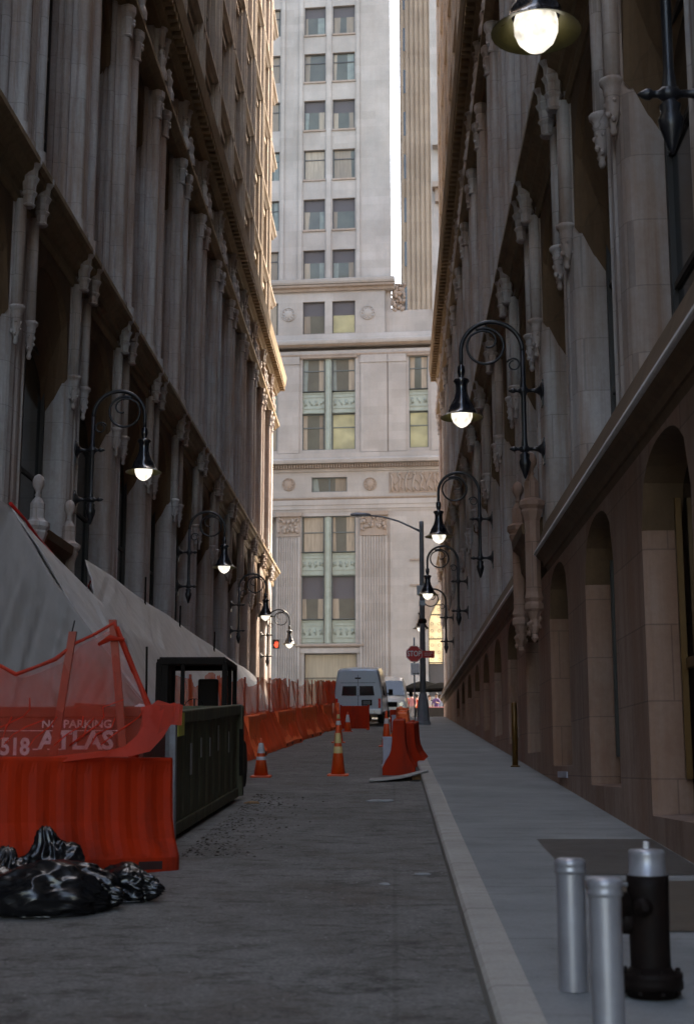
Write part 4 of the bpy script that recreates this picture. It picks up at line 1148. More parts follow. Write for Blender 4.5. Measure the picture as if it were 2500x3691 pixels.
net_sheet('bunched_netting', [(-2.22,12.40,2.12),(-2.1,12.41,2.20),(-1.98,12.42,2.16),(-1.9,12.43,2.17)], [(-2.24,12.3,1.92),(-2.12,12.31,1.9),(-2.0,12.33,1.96),(-1.9,12.36,2.0)], 50, 10, NET_DENSE, nf, 0.10, 91)
mb = MB(); mb.tube([(-2.66,12.46,2.70),(-2.55,12.44,2.76),(-2.42,12.43,2.74)], [.015,.03,.014], 6); mb.build('gathered_edge', NET_DENSE, nf)
def crumple(c, r, seed, sq=(1,1,1), name='bunched_netting'):
    bm = bmesh.new(); bmesh.ops.create_icosphere(bm, subdivisions=4, radius=1)
    for v in bm.verts:
        p = v.co.copy(); n1 = noise.noise(p*1.8+Vector((seed,0,0))); n2 = abs(noise.noise(p*4.5+Vector((0,seed,0))))
        k = 1+0.45*n1-0.35*n2
        v.co = Vector((p.x*sq[0]*k*r+c[0], p.y*sq[1]*k*r+c[1], p.z*sq[2]*k*r+c[2]))
    me = bpy.data.meshes.new(name); bm.to_mesh(me); bm.free(); me.materials.append(NET_DENSE)
    for pl in me.polygons: pl.use_smooth = True
    o = bpy.data.objects.new(name, me); COL.objects.link(o); o.parent = nf; return o
for k, (a, b) in enumerate((((-3.06,12.42,1.45),(-2.90,12.48,2.82)), ((-2.38,12.5,1.45),(-2.545,12.5,2.93)))):
    a, b = Vector(a), Vector(b); d = (b-a).normalized()
    mb = MB(); mb.obox((a+b)/2, Vector((0.034,0,0)), Vector((0,0.018,0)), d*((b-a).length/2)); mb.build('stake', STAKE, nf)
mb = MB(); mb.tube([(-3.0,12.55,2.45),(-2.905,12.55,2.93)], 0.007, 5); mb.build('wire', BLACK_MACH, nf)

for k, (y, dz) in enumerate(((33.0,.35),(38.5,.3),(46.0,.3))):
    mb = MB(); mb.tube([(-5.95,y,5.2),(-5.9,y-.3,5.75+dz)], .025, 5); tag(mb.build('scaffold_pole', BLACK_MACH), '%s dark pole end poking above the head of the long plastic sheeting' % ['nearest','middle','farthest'][k], 'pole', 'poles above the sheeting')
rr = random.Random(44)
for k in range(9):
    a0_ = rr.uniform(-3.7,-2.5); pts = [(a0_+q*.1*rr.uniform(.5,1.2), 12.28+.03*rr.uniform(-1,1)+.015*q, 1.8+.08*q+rr.uniform(-.02,.02)) for q in range(rr.randint(4,7))]
    mb = MB(); mb.tube(pts, [rr.uniform(.003,.009) for _ in pts], 5); mb.build('fold_line', NET_DENSE, nf)
# ------------------------------------------------------------------ text helper
def text_mesh(name, body, size, mat, parent, M, offset=0.0, ext=0.002, label=None, align='CENTER', sx=1.0, stencil=False):
    cu = bpy.data.curves.new(name, 'FONT'); cu.body = body; cu.size = size; cu.align_x = align; cu.align_y = 'CENTER'
    cu.offset = offset; cu.extrude = ext; cu.resolution_u = 3
    tmp = bpy.data.objects.new(name, cu); COL.objects.link(tmp)
    dg = bpy.context.evaluated_depsgraph_get()
    me = bpy.data.meshes.new_from_object(tmp.evaluated_get(dg)); bpy.data.objects.remove(tmp)
    me.transform(Matrix.Diagonal((sx, 1, 1, 1)))
    me.transform(M); me.materials.clear(); me.materials.append(mat); me.name = name
    o = bpy.data.objects.new(name, me); COL.objects.link(o)
    if parent: o.parent = parent; KIDS.setdefault(parent.name, []).append(o)
    return o
STAND = Matrix.Rotation(PI/2, 4, 'X')          # text standing up, read from -Y

# ------------------------------------------------------------------ brown skip with stencilled name
def boxpart(name, mat, parent, *boxes, bevel=0.006):
    mb = MB()
    for b in boxes: mb.box(*b)
    return mb.build(name, mat, parent, bevel=bevel)
sk = empty('rubbish_skip', (-3.6, 13.9, gz(13.9)+.13), 0, 'brown-red steel skip with white stencilled writing, behind the netting', 'skip')
X0_, X1_ = -1.5, 1.24; ytop = 1.24
boxpart('front_panel', RUST_RED, sk, (X0_,X1_,-0.70,-0.66,0.02,ytop-.1))
boxpart('side_panel', RUST_RED, sk, (X0_,X0_+.04,-0.66,0.66,0.02,ytop-.1)); boxpart('side_panel', RUST_RED, sk, (X1_-.04,X1_,-0.66,0.66,0.02,ytop-.1))
boxpart('back_panel', RUST_RED, sk, (X0_,X1_,0.66,0.70,0.02,ytop-.1)); boxpart('floor_panel', RUST_RED, sk, (X0_+.04,X1_-.04,-.66,.66,.03,.9))
mb = MB(); mb.box(X0_-.03,X1_+.03,-.74,-.62,ytop-.1,ytop); mb.box(X0_-.03,X1_+.03,.62,.74,ytop-.1,ytop)
mb.box(X0_-.03,X0_+.05,-.62,.62,ytop-.1,ytop); mb.box(X1_-.05,X1_+.03,-.62,.62,ytop-.1,ytop); mb.build('top_rim', RUST_RED, sk, bevel=0.01)
boxpart('rib', RUST_RED, sk, (X0_,X1_,-.73,-.70,0.60,0.66))
boxpart('painted_line', STENCIL, sk, (X0_,X1_-0.25,-.706,-.702,1.012,1.020), bevel=0)
text_mesh('stencil_lettering', 'NO PARKING', 0.105, STENCIL, sk, Matrix.Translation((0.60,-0.7045,1.075)) @ STAND, 0.002, sx=1.05)
text_mesh('stencil_lettering', 'ATLAS', 0.235, STENCIL, sk, Matrix.Translation((0.60,-0.7045,0.918)) @ STAND, 0.007, sx=1.05)
text_mesh('stencil_lettering', '518', 0.22, STENCIL, sk, Matrix.Translation((0.02,-0.7045,0.86)) @ STAND, 0.007, sx=0.85)
# serifs and stencil breaks
mb = MB()
for x0, w in ((0.215,.055),(0.355,.055),(0.43,.07)): mb.box(x0-w/2,x0+w/2,-.7062,-.7022,0.836,0.848)
mb.build('stencil_lettering', STENCIL, sk)
# debris heaped in the skip
BRICK = mat_plain('red_brick_rubble', (0.26,0.055,0.03), 0.85, 0, 0.3, 8)
PLASTIC = mat_plain('white_rubble_sack', (0.55,0.53,0.54), 0.5, 0, 0.1, 5, bumpy=0.5)
mb = MB(); mb.obox((-2.98,13.75,2.14), Vector((0.17,0.02,-.01)), Vector((-.02,.12,0)), Vector((0.01,0,.085)))
tag(mb.build('cardboard_box', BRICK, bevel=0.01), 'red-brown box lying in the brown skip, on the left of the white sack', 'box')
mb = MB(); mb.obox((-2.70,13.9,2.10), Vector((0.13,0,0.01)), Vector((0,.10,0)), Vector((0,0,.06)))
tag(mb.build('cardboard_box', BRICK, bevel=0.01), 'low red-brown box in the skip, right beside the white sack', 'box')
def blob(name, c, s, mat, seed, amp=0.25, sub=4, flat=None, parent=None, freq=1.6):
    bm = bmesh.new(); bmesh.ops.create_icosphere(bm, subdivisions=sub, radius=1)
    for v in bm.verts:
        p = v.co.copy(); k = 1+amp*noise.noise(p*freq+Vector((seed,seed*.7,0)))+amp*.5*noise.noise(p*freq*2.7+Vector((0,seed,0)))
        q = Vector((p.x*s[0]*k, p.y*s[1]*k, p.z*s[2]*k))
        if flat is not None and q.z < flat: q.z = flat + (q.z-flat)*0.05
        v.co = q
    me = bpy.data.meshes.new(name); bm.to_mesh(me); bm.free(); me.materials.append(mat)
    for pl in me.polygons: pl.use_smooth = True
    o = bpy.data.objects.new(name, me); COL.objects.link(o); o.location = c
    if parent: o.parent = parent
    return o
tag(blob('rubble_sack', (-2.49,13.85,2.08), (0.17,0.14,0.15), PLASTIC, 4, 0.2), 'white sack of rubble bulging over the rim of the brown skip', 'sack')

# ------------------------------------------------------------------ long green dumpster
dm = empty('dumpster', (-3.34, 17.35, gz(17.35)), 0, 'long dark green open dumpster with a pale grey end and ribbed side', 'dumpster')
dm.rotation_euler = (math.atan(SLOPE), 0, R(-0.9))
HL, HW, HT = 2.72, 1.06, 1.32
mb = MB()
mb.box(HW-.05,HW,-HL,HL,0.16,HT-.1); mb.build('side_panel', GREEN_STEEL, dm)
boxpart('side_panel', GREEN_STEEL, dm, (-HW,-HW+.05,-HL,HL,0.16,HT-.1)); boxpart('floor_panel', GREEN_STEEL, dm, (-HW+.05,HW-.05,-HL,HL,.15,.25))
for k in range(10):
    y = -HL+0.32+0.565*k
    mb = MB(); mb.loft([[(HW,y-.12,z),(HW+.018,y-.06,z),(HW+.018,y+.06,z),(HW,y+.12,z)] for z in (0.18,HT-.1)]); mb.build('rib', GREEN_STEEL, dm)
mb = MB(); mb.box(HW-.07,HW+.07,-HL-.04,HL+.04,HT-.12,HT+.02); mb.build('top_rim', GREEN_STEEL, dm, bevel=.012)
mb = MB(); mb.box(-HW-.07,-HW+.07,-HL-.04,HL+.04,HT-.12,HT+.02); mb.build('top_rim', GREEN_STEEL, dm, bevel=.012)
boxpart('bottom_rail', GREEN_STEEL, dm, (HW-.12,HW+.04,-HL,HL,0.05,0.17)); boxpart('bottom_rail', GREEN_STEEL, dm, (-HW-.04,-HW+.12,-HL,HL,0.05,0.17))
mb = MB(); mb.box(-HW-.05,HW+.05,-HL-.10,-HL-.04,0.08,HT-.02); mb.box(HW+.0,HW+.075,-HL-.12,-HL-.02,0.03,HT-.02)
mb.build('end_panel', GREY_STEEL, dm, bevel=.01)
boxpart('end_panel', GREEN_STEEL, dm, (-HW,HW,HL,HL+.06,.2,HT))
mb = MB(); mb.loft([[(HW+.01,HL-.1,z0),(HW+.09,HL-.1,z0),(HW+.09,HL+.08,z0),(HW+.01,HL+.08,z0)] for z0 in (.06,HT)]); mb.build('corner_post', GREEN_STEEL, dm)
for y in (-HL+.5, ):
    mb = MB(); mb.lathe([(0.10,-0.06),(0.11,-0.05),(0.11,0.05),(0.10,0.06)], (HW-.15,y,0.07), 16, ax='x'); mb.build('roller', BLACK_MACH, dm)
boxpart('sticker', YELLOW, dm, (HW+.072,HW+.078,-HL+.02,-HL+.42,HT-.24,HT-.0), bevel=0)
rr = random.Random(2)
for k in range(5):
    y = -HL+1.0+.8*k+rr.uniform(-.2,.2); boxpart('paint_scuff', GREY_STEEL, dm, (HW+.020,HW+.024,y,y+rr.uniform(.05,.12),rr.uniform(.6,.85),rr.uniform(.95,1.1)), bevel=0)
boxpart('latch', BLACK_MACH, dm, (HW+.06,HW+.11,HL-.22,HL-.16,.35,1.0))

# ------------------------------------------------------------------ compact loader: cab, body, arms, wheels
ld = empty('skid_steer_loader', (-3.06, 21.9, gz(21.9)), 0, 'black-framed cab of a compact loader standing behind the green dumpster', 'loader')
mb = MB(); w, l0, l1, z0, z1 = 0.50, -0.80, 0.55, 0.75, 1.93
def bar(a, b, r=0.028): a, b = Vector(a), Vector(b); d = (b-a); mb.obox((a+b)/2, Vector((r,0,0)) if abs(d.x) < d.length*.9 else Vector((0,0,r)), Vector((0,r,0)) if abs(d.y) < d.length*.9 else Vector((0,0,r)), d/2)
for s in (-1, 1):
    bar((s*w,l0,z0),(s*(w-.0),l0,z1),.04); bar((s*w,l1,z0),(s*w,l1,z1),.034)
    bar((s*w,l0,z1),(s*w,l1,z1),.04)
    bar((s*w,-0.15,z0),(s*w,-0.15,z1),.03)
bar((-w,l0,z1),(w,l0,z1),.045); bar((-w,l1,z1),(w,l1,z1),.045); bar((-w,l0,z0),(w,l0,z0),.04); bar((-.14,l0,z0),(-.14,l0,z1),.03)
mb.build('cab_frame', BLACK_MACH, ld, bevel=.008)
boxpart('cab_roof', BLACK_MACH, ld, (-w,w,l0,l1,z1+.03,z1+.07))
boxpart('cab_side_screen', BLACK_MACH, ld, (-w-.05,-w+.14,l0-.02,l0+.3,z0,z1-.02)); boxpart('seat', BLACK_MACH, ld, (-.02,.30,0.0,0.1,.8,1.72), bevel=.03)
boxpart('loader_body', mat_plain('loader_body_paint', (0.09,0.08,0.07), .5), ld, (-.46,.46,-1.0,1.35,.3,.95), bevel=.04)
for sx in (-1,1):
    for y in (-.55,.75):
        mb = MB(); mb.lathe([(0.2,-.1),(0.36,-.1),(0.4,-.05),(0.4,.05),(0.36,.1),(0.2,.1)], (sx*.56,y,.4), 20, ax='x'); wl = mb.build('wheel', BLACK_MACH, ld)
    mb = MB(); mb.tube([(sx*.45,1.2,1.1),(sx*.45,0,1.0),(sx*.45,-.9,.8),(sx*.45,-1.2,.45)], .06, 8); mb.build('lift_arm', BLACK_MACH, ld)
mb = MB(); mb.tube([(-w-.18,l0,.9),(-w-.20,l0,2.16)], .018, 6); mb.build('antenna', BLACK_MACH, ld)
mb = MB(); mb.lathe([(0.16,-.01),(0.17,0),(0.16,.01)], (0,-.5,1.22), 18, ax='y', caps=False); mb.tube([(0.0,-.5,1.05),(0,-.5,1.38)], .012, 5); mb.build('steering_wheel', BLACK_MACH, ld)

# ------------------------------------------------------------------ white sheeting
def sheet3(name, rows, mat, lab, nu=120, nv=40, wav=0.10, seed=0, stretch=(0.6,0.6,0.25), thick=0.01):
    """rows: list of polylines from top to bottom"""
    def samp(P, t):
        f = t*(len(P)-1); i = min(int(f), len(P)-2); f -= i
        return Vector(P[i]).lerp(Vector(P[i+1]), f)
    mb = MB(); secs = []
    for j in range(nv+1):
        v = j/nv; s = []
        for i in range(nu+1):
            u = i/nu; col = [samp(r_, u) for r_ in rows]; p = samp(col, v)
            du = samp(rows[0], min(1,u+.02))-samp(rows[0], max(0,u-.02)); dvv = samp(col, min(1,v+.05))-samp(col, max(0,v-.05))
            n = du.cross(dvv); 
            if n.length > 1e-6: n.normalize()
            fold = u*26 + v*3.2
            q = wav*(noise.noise(Vector((fold*0.55, v*1.2, seed))) + 0.55*noise.noise(Vector((fold*1.7, v*1.6, seed+3))) + .55*abs(noise.noise(Vector((fold*3.1, v*1.2, seed+9)))))
            edge = min(1, v*6)
            s.append(p + n*q*edge)
        secs.append(s)
    mb.loft(secs, closed=False, caps=False, smooth=True)
    o = mb.build(name, mat)
    sm = o.modifiers.new('thickness', 'SOLIDIFY'); sm.thickness = thick
    return tag(o, lab, 'tarpaulin', 'white plastic sheeting over the works')
tp = []; md = []; bt = []
for k in range(15):
    y = 26.7 + (60.5-26.7)*k/14
    tp.append((-6.02 + 0.02*math.sin(k*2.1), y, 5.62 + 0.025*math.sin(k*1.7) - 0.004*k)); 
    yb = 21.6 + (58.5-21.6)*k/14
    xm = -5.05; md.append((xm+.05*math.sin(k*1.3), (y+yb)/2-.5, 4.02 - 0.03*k + gz(y)*0.12)); bt.append((-3.95+0.012*(yb-22), yb, gz(yb)+0.35))
sheet3('plastic_sheeting', [tp, md, bt], TARP, 'long run of pale plastic sheeting sloping from the left facade to the netted barriers', 220, 36, 0.09, 2)
# nearer tent: street-facing slope and the gable facing the camera
A0 = (-6.03,21.4,5.66); A1 = (-6.0,23.6,5.3); F1 = (-3.60,20.35,2.52); F0 = (-3.62,20.6,1.25)
slope_top = [A0, (-5.95,22.07,5.49), (-5.8,23.0,5.22), (-5.5,23.9,4.85), (-5.2,24.5,4.5), (-4.9,24.9,4.1)]
slope_mid = [(-4.9,20.95,4.05), (-4.88,21.5,4.05), (-4.8,22.1,3.95), (-4.75,22.9,3.8), (-4.6,23.6,3.6), (-4.5,24.2,3.3)]
slope_bot = [F1, (-3.6,20.9,2.5), (-3.62,21.5,2.45), (-3.66,22.2,2.4), (-3.7,22.9,2.3), (-3.8,23.6,2.2)]
sheet3('plastic_sheeting', [slope_top, slope_mid, slope_bot], TARP, 'bright sloping side of the nearest plastic tent, falling towards the loader', 40, 40, 0.06, 7)
g_top = [(-7.4,20.6,6.2),(-6.6,21.0,6.0),A0,(-5.2,21.0,4.45),(-4.4,20.7,3.45),F1]
g_mid = [(-7.4,20.2,3.4),(-6.6,20.3,3.4),(-6.0,20.5,3.3),(-5.2,20.4,2.9),(-4.5,20.35,2.5),(-3.66,20.35,1.95)]
g_bot = [(-7.4,19.9,1.1),(-6.6,19.9,1.1),(-6.0,19.9,1.1),(-5.2,20.0,1.12),(-4.5,20.1,1.15),F0]
TARP2 = mat_plain('shaded_plastic_sheeting', (0.235,0.205,0.19), 0.6, 0, 0.08, 1.2, (0.18,0.15,0.135), .4, 0.25, stretch=(2,2,.25))  # same sheeting as the slope, with the gable's shade put into its colour
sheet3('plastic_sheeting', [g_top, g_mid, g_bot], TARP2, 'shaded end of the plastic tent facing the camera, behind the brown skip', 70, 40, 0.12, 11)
# red tape along the head of the sheet
REDTAPE = mat_plain('red_tape', (0.55,0.012,0.01), 0.5)
mb = MB(); mb.tube([(-6.03,21.35,5.72),(-5.93,21.9,5.56),(-5.86,22.5,5.32),(-5.84,23.2,5.22),(-5.83,23.9,5.10),(-5.83,24.1,4.75),(-5.83,24.9,4.62),(-5.85,26.0,4.75),(-5.9,26.7,5.2)], [.03,.02,.045,.04,.035,.02,.02,.02,.015], 6)
tag(mb.build('red_tape', REDTAPE), 'strip of red tape along the head of the nearest plastic tent', 'tape')
sheet3('plastic_sheeting', [[(-5.86,22.4,5.25),(-5.84,23.3,5.15),(-5.83,24.0,4.9),(-5.83,24.9,4.58),(-5.9,26.6,5.1)], [(-5.75,22.6,4.4),(-5.7,23.6,4.3),(-5.6,24.2,4.2),(-5.5,25.2,4.0),(-5.4,26.2,4.0)], [(-5.5,23.0,3.6),(-5.3,23.8,3.5),(-5.1,24.6,3.3),(-4.9,25.4,3.2),(-4.8,26,3.1)]], TARP, 'small sagging patch of sheeting between the two tents, under the red tape', 50, 20, 0.08, 31)
# ------------------------------------------------------------------ traffic cones
def make_cone(h=0.71, base=0.18, collars=((0.42,0.60,COLLAR),(0.30,0.36,COLLAR))):
    root = empty('traffic_cone', (0,0,0))
    r0, r1 = 0.13, 0.025
    def rad(z): return r0+(r1-r0)*(z-0.03)/(h-0.03)
    mb = MB(); mb.lathe([(r0,0.03),(rad(h*.5),h*.5),(r1,h-.015),(r1*.6,h)], (0,0,0), 24); mb.build('cone_body', CONE_O, root)
    mb = MB(); b = base; c = .03
    oct_ = [(b-c,-b),(b,-b+c),(b,b-c),(b-c,b),(-b+c,b),(-b,b-c),(-b,-b+c),(-b+c,-b)]
    mb.loft([[(x*s, y*s, z) for x, y in oct_] for s, z in ((1,0.0),(1,0.022),(.93,0.032))]); mb.build('base', CONE_O, root)
    for a, b_, m in collars:
        mb = MB(); mb.lathe([(rad(a)+.002,a),(rad(a)+.004,a+.004),(rad(b_)+.004,b_-.004),(rad(b_)+.002,b_)], (0,0,0), 24, caps=False); mb.build('collar', m, root)
    return root
G = 'orange traffic cones'
def put(o, x, y, lab, rz=0.0, cat='traffic cone', g=G, off=0.0, lean=0.0):
    o.location = (x, y, gz(y)+off); o.rotation_euler = (math.atan(SLOPE), lean, rz); tag(o, lab, cat, g); return o
put(make_cone(0.68, .18), -2.36, 25.0, 'squat orange cone with two white bands standing by the far corner of the green dumpster')
put(make_cone(0.90, .19, ((0.40,0.52,COLLAR_Y),(0.58,0.76,COLLAR_Y))), -1.01, 25.4, 'slim orange cone with yellowed bands standing alone in mid-road')
put(make_cone(0.92, .19, ((0.50,0.62,COLLAR),(0.68,0.80,COLLAR_Y))), -1.58, 40.0, 'orange cone directly behind the slim mid-road cone')
put(make_cone(0.70, .18, ((0.34,0.60,COLLAR),)), -1.63, 49.5, 'orange cone with white band in front of the orange screen at the van')
put(make_cone(0.95, .21, ((0.60,0.74,COLLAR),)), -0.20, 37.5, 'orange cone with one grey band beside the end-on barriers')
put(make_cone(0.92, .19, ((0.60,0.74,COLLAR),)), 0.42, 44.0, 'upright orange cone beyond the end-on barriers, near the kerb', lean=0.03)

# ------------------------------------------------------------------ barriers stacked along the kerb
GK = 'orange barriers end-on along the kerb'
make_barrier(ORANGE, 'orange barrier seen end-on at the head of the kerbside row', (0.10, 26.3, gz(26.3)), R(89), 1.75, 0.98, GK, -math.atan(SLOPE)*-1)
make_barrier(ORANGE, 'orange barrier tight against the kerb, just behind the first end-on one', (0.36, 29.0, gz(29.0)), R(86), 1.75, 0.86, GK, math.atan(SLOPE))
make_barrier(ORANGE_HAZED, 'pale orange barrier in the middle of the kerbside row', (0.20, 32.8, gz(32.8)), R(91), 1.75, 0.98, GK, math.atan(SLOPE))
make_barrier(ORANGE_HAZED, 'pinkish pale barrier second from the back of the kerbside row', (0.26, 36.2, gz(36.2)), R(88), 1.75, 0.98, GK, math.atan(SLOPE))
make_barrier(ORANGE_HAZED, 'last pale barrier of the kerbside row, farthest from the camera', (0.22, 40.4, gz(40.4)), R(93), 1.75, 0.98, GK, math.atan(SLOPE))
PALE = mat_plain('pale_grey_board', (0.36,0.36,0.42), 0.6, 0, 0.12, 4)
mb = MB(); mb.obox((-0.13,29.3,gz(29.3)+.26), (0.10,0,0), (0,0.16,0), (0,0,0.25)); mb.obox((-0.13,29.3,gz(29.3)+.53), (0.11,0,0), (0,0.17,0), (0,0,0.02)); mb.obox((-.13,29.3,gz(29.3)+.005),(0.11,0,0),(0,0.17,0),(0,0,.012))
tag(mb.build('grey_box', PALE, bevel=.01), 'upright pale grey box left of the end-on barriers', 'box')
mb = MB(); mb.obox((0.06,44.8,gz(44.8)+.42), (0.13,0,0), (0,0.16,0), (0,0,0.22)); mb.obox((0.06,44.8,gz(44.8)+.66), (0.15,0,0), (0,0.18,0), (0,0,0.02)); mb.obox((0.06,44.8,gz(44.8)+.1),(0.1,0,0),(0,0.12,0),(0,0,.1))
tag(mb.build('grey_box', PALE, bevel=.01), 'small grey box farther back beside the second cone group', 'box')
PLY = mat_plain('weathered_plywood', (0.34,0.32,0.30), 0.8, 0, 0.15, 3, (0.2,0.17,0.14), .5, .2)
mb = MB(); secs = []
for i in range(13):
    t = i/12; x = -0.42+1.0*t; y0 = 23.7+0.35*t; z = gz(y0)+0.012+0.15*t**2.2
    secs.append([(x,y0-.16+.18*t,z),(x,y0+1.0,z+.03),(x,y0+1.0,z+.052),(x,y0-.16+.18*t,z+.022)])
mb.loft(secs, smooth=False); tag(mb.build('plywood_board', PLY), 'bent plywood sheet on the road in front of the end-on barriers', 'board')
mb = MB(); mb.box(0.30,0.45,24.25,24.5,gz(24.3),gz(24.3)+.10); tag(mb.build('wood_block', WOOD, bevel=.005), 'brown wood block propping the plywood sheet at the kerb', 'wood block')
# trench patch beside the kerb
pslab('trench_patch', -0.28, 0.44, 25.0, 44, 0.004, mat_plain('dusty_trench_fill', (0.12,0.10,0.09), 0.9, 0, 0.3, 2, (0.05,0.035,0.03), .7, .6))
# small rubble and litter
RUB = mat_plain('pale_rubble', (0.35,0.33,0.32), 0.85)
LIT = mat_plain('white_litter', (0.26,0.26,0.27), 0.4)
rr = random.Random(31)
for k, (x, y, s) in enumerate(((-0.18,27.6,.05),(-0.10,27.1,.035),(-0.22,28.2,.04))):
    tag(blob('rubble_lump', (x,y,gz(y)+s*.5), (s*1.2,s,s*.8), RUB, k*3.1, .4, 2), ['largest pale rubble lump beside the grey box','small pale rubble lump nearest the plywood sheet','pale rubble lump close to the foot of the grey box'][k], 'rubble', 'rubble by the trench', 'thing')
LITS = [(-0.18,19.75,.17,.035,.02,'crushed clear bottle lying on the road before the plywood sheet'),(0.24,12.2,.07,.016,.012,'pale scrap of litter on the road close to the kerb'),(-0.08,11.6,.045,.012,.01,'thin white scrap on the road left of the kerbside litter'),
        (-1.95,19.4,.10,.03,.02,'small brown offcut on the road at the far foot of the dumpster')]
for k, (x, y, a, b, c, lab) in enumerate(LITS):
    tag(blob('litter', (x,y,gz(y)+c*.6), (a,b,c), LIT if k < 3 else WOOD, k*7.7+2, .5, 3), lab, 'litter', 'litter on the road', 'thing')
# loose debris strewn by the dumpster: countless scraps
mb = MB(); rr = random.Random(12)
DEB = mat_plain('dark_leaf_litter', (0.05,0.035,0.025), 0.9, 0, .5, 20)
for k in range(900):
    y = rr.uniform(13.3, 21.0); x = -2.05+abs(rr.gauss(0,0.33))*(1 if y < 20.5 else .5); s = rr.uniform(.006,.024); z = gz(y)+.004
    a = rr.uniform(0,PI); dx, dy = s*math.cos(a), s*math.sin(a)
    mb.add([(x-dx,y-dy,z),(x+dy*.5,y-dx*.5,z+s*.5),(x+dx,y+dy,z+s*.2),(x-dy*.5,y+dx*.5,z+s*.3)], [(0,1,2),(0,2,3)])
tag(mb.build('debris', DEB, recalc=False), 'dark scraps and grit strewn along the foot of the green dumpster', 'debris', kind='stuff')
mb = MB()
for k in range(1500):
    y = rr.uniform(6.5, 45); x = rr.uniform(-3.0, 0.44) if y < 23 else rr.uniform(-2.4, 0.4); s = rr.uniform(.003,.011)*(1+y/25); z = gz(y)+.003
    a = rr.uniform(0,PI); dx, dy = s*math.cos(a), s*math.sin(a)
    mb.add([(x-dx,y-dy,z),(x+dy*.6,y-dx*.6,z+s*.4),(x+dx,y+dy,z+s*.2),(x-dy*.6,y+dx*.6,z+s*.3)], [(0,1,2),(0,2,3)])
tag(mb.build('gravel', RUB, recalc=False), 'pale grit scattered over the asphalt roadway', 'gravel', kind='stuff')

# ------------------------------------------------------------------ rubbish bags
def bag(c, s, seed, rz, knot, lab):
    root_m = bmesh.new(); bmesh.ops.create_icosphere(root_m, subdivisions=6, radius=1)
    kx = Vector(knot).normalized()
    for v in root_m.verts:
        p = v.co.copy()
        d = max(0.0, p.dot(kx)); perp = (p-kx*p.dot(kx))
        an = math.atan2(perp.dot(kx.orthogonal().normalized()), perp.dot(kx.cross(kx.orthogonal()).normalized()))
        pleat = 0.10*abs(math.sin(an*6+2.2*noise.noise(p*1.6+Vector((seed,0,0)))))*(0.25+d**1.1)
        n = 0.26*noise.noise(p*1.2+Vector((seed,0,0))) + 0.15*(0.5-abs(noise.noise(p*2.2+Vector((0,seed,0))))) + 0.05*(0.4-abs(noise.noise(Vector((p.x*4,p.y*4,p.z*5))+Vector((seed,seed,0)))))
        k = 1+n-pleat
        if d > 0.93: k += (d-.93)*4.2
        q = Vector((p.x*s[0]*k, p.y*s[1]*k, p.z*s[2]*k))
        fl = -s[2]*0.55
        if q.z < fl:
            q.z = fl+(q.z-fl)*.04; q.x *= 1.06; q.y *= 1.06
        v.co = q
    me = bpy.data.meshes.new('rubbish_bag'); root_m.to_mesh(me); root_m.free(); me.materials.append(BAG)
    for pl in me.polygons: pl.use_smooth = True
    o = bpy.data.objects.new('rubbish_bag', me); COL.objects.link(o)
    o.location = (c[0], c[1], gz(c[1])+s[2]*.55); o.rotation_euler = (0,0,rz)
    return tag(o, lab, 'rubbish bag', 'black rubbish bags by the barrier')
bag((-2.66,11.0), (0.26,0.22,0.28), 1.3, 0.3, (-.2,0,1), 'knotted upright black rubbish bag leaning on the red barrier at the back of the pile')
bag((-2.05,10.75), (0.25,0.18,0.17), 4.1, -0.35, (1,0,-.1), 'right-hand black rubbish bag lying apart from the pile')
bag((-2.42,10.45), (0.38,0.24,0.20), 7.9, -0.25, (1,-.1,-.15), 'flat black bag in the middle of the pile, its tail pointing right')
bag((-2.50,10.1), (0.40,0.25,0.22), 11.2, 0.12, (1,.2,-.2), 'largest shiny black rubbish bag at the front of the pile')
bag((-3.05,10.3), (0.33,0.27,0.21), 15.7, 0.5, (0.2,.3,1), 'black rubbish bag cut by the left edge of the picture')
bag((-2.98,10.85), (0.22,0.18,0.2), 19.3, 0.1, (0,.3,1), 'small black bag wedged between the pile and the barrier at left')
rb = None

# ------------------------------------------------------------------ hydrant and bollards
SILVER = mat_plain('silver_paint', (0.36,0.355,0.38), 0.4, 0.5, 0.08, 8, (0.25,0.24,0.25), 0.3, 0.05)
HYB = mat_plain('black_hydrant_paint', (0.010,0.006,0.005), 0.6, 0.0, 0.3, 12, (0.02,0.010,0.006), 0.5, 0.15)
HYB.node_tree.nodes['Principled BSDF'].inputs['Specular IOR Level'].default_value = 0.12
hy = empty('fire_hydrant', (1.225, 7.0, gz(7.0)+.12), 0, 'black fire hydrant with a silver cap on the pavement', 'fire hydrant')
mb = MB(); mb.lathe([(0.098,0.05),(0.095,0.10),(0.096,0.30),(0.100,0.50),(0.101,0.565),(0.0,0.57)], (0,0,0), 32); mb.build('barrel', HYB, hy)
mb = MB(); mb.lathe([(0.115,0.0),(0.118,0.035),(0.150,0.04),(0.152,0.07),(0.148,0.085),(0.150,0.09),(0.150,0.112),(0.11,0.12),(0.097,0.14)], (0,0,0), 28)
mb.build('flange', HYB, hy)
for k in range(8):
    a = 2*PI*k/8+.2; mb = MB(); mb.lathe([(0.013,0.02),(0.013,0.125),(0.008,0.13)], (0.136*math.cos(a),0.136*math.sin(a),0), 6, smooth=False); mb.build('bolt', HYB, hy)
mb = MB(); mb.lathe([(0.101,0.565),(0.088,0.572),(0.087,0.66),(0.089,0.672),(0.080,0.685),(0.03,0.69)], (0,0,0), 32); mb.build('bonnet', SILVER, hy)
mb = MB(); mb.lathe([(0.02,0.685),(0.018,0.72),(0.012,0.725)], (0,0,0), 5, smooth=False); mb.build('operating_nut', SILVER, hy)
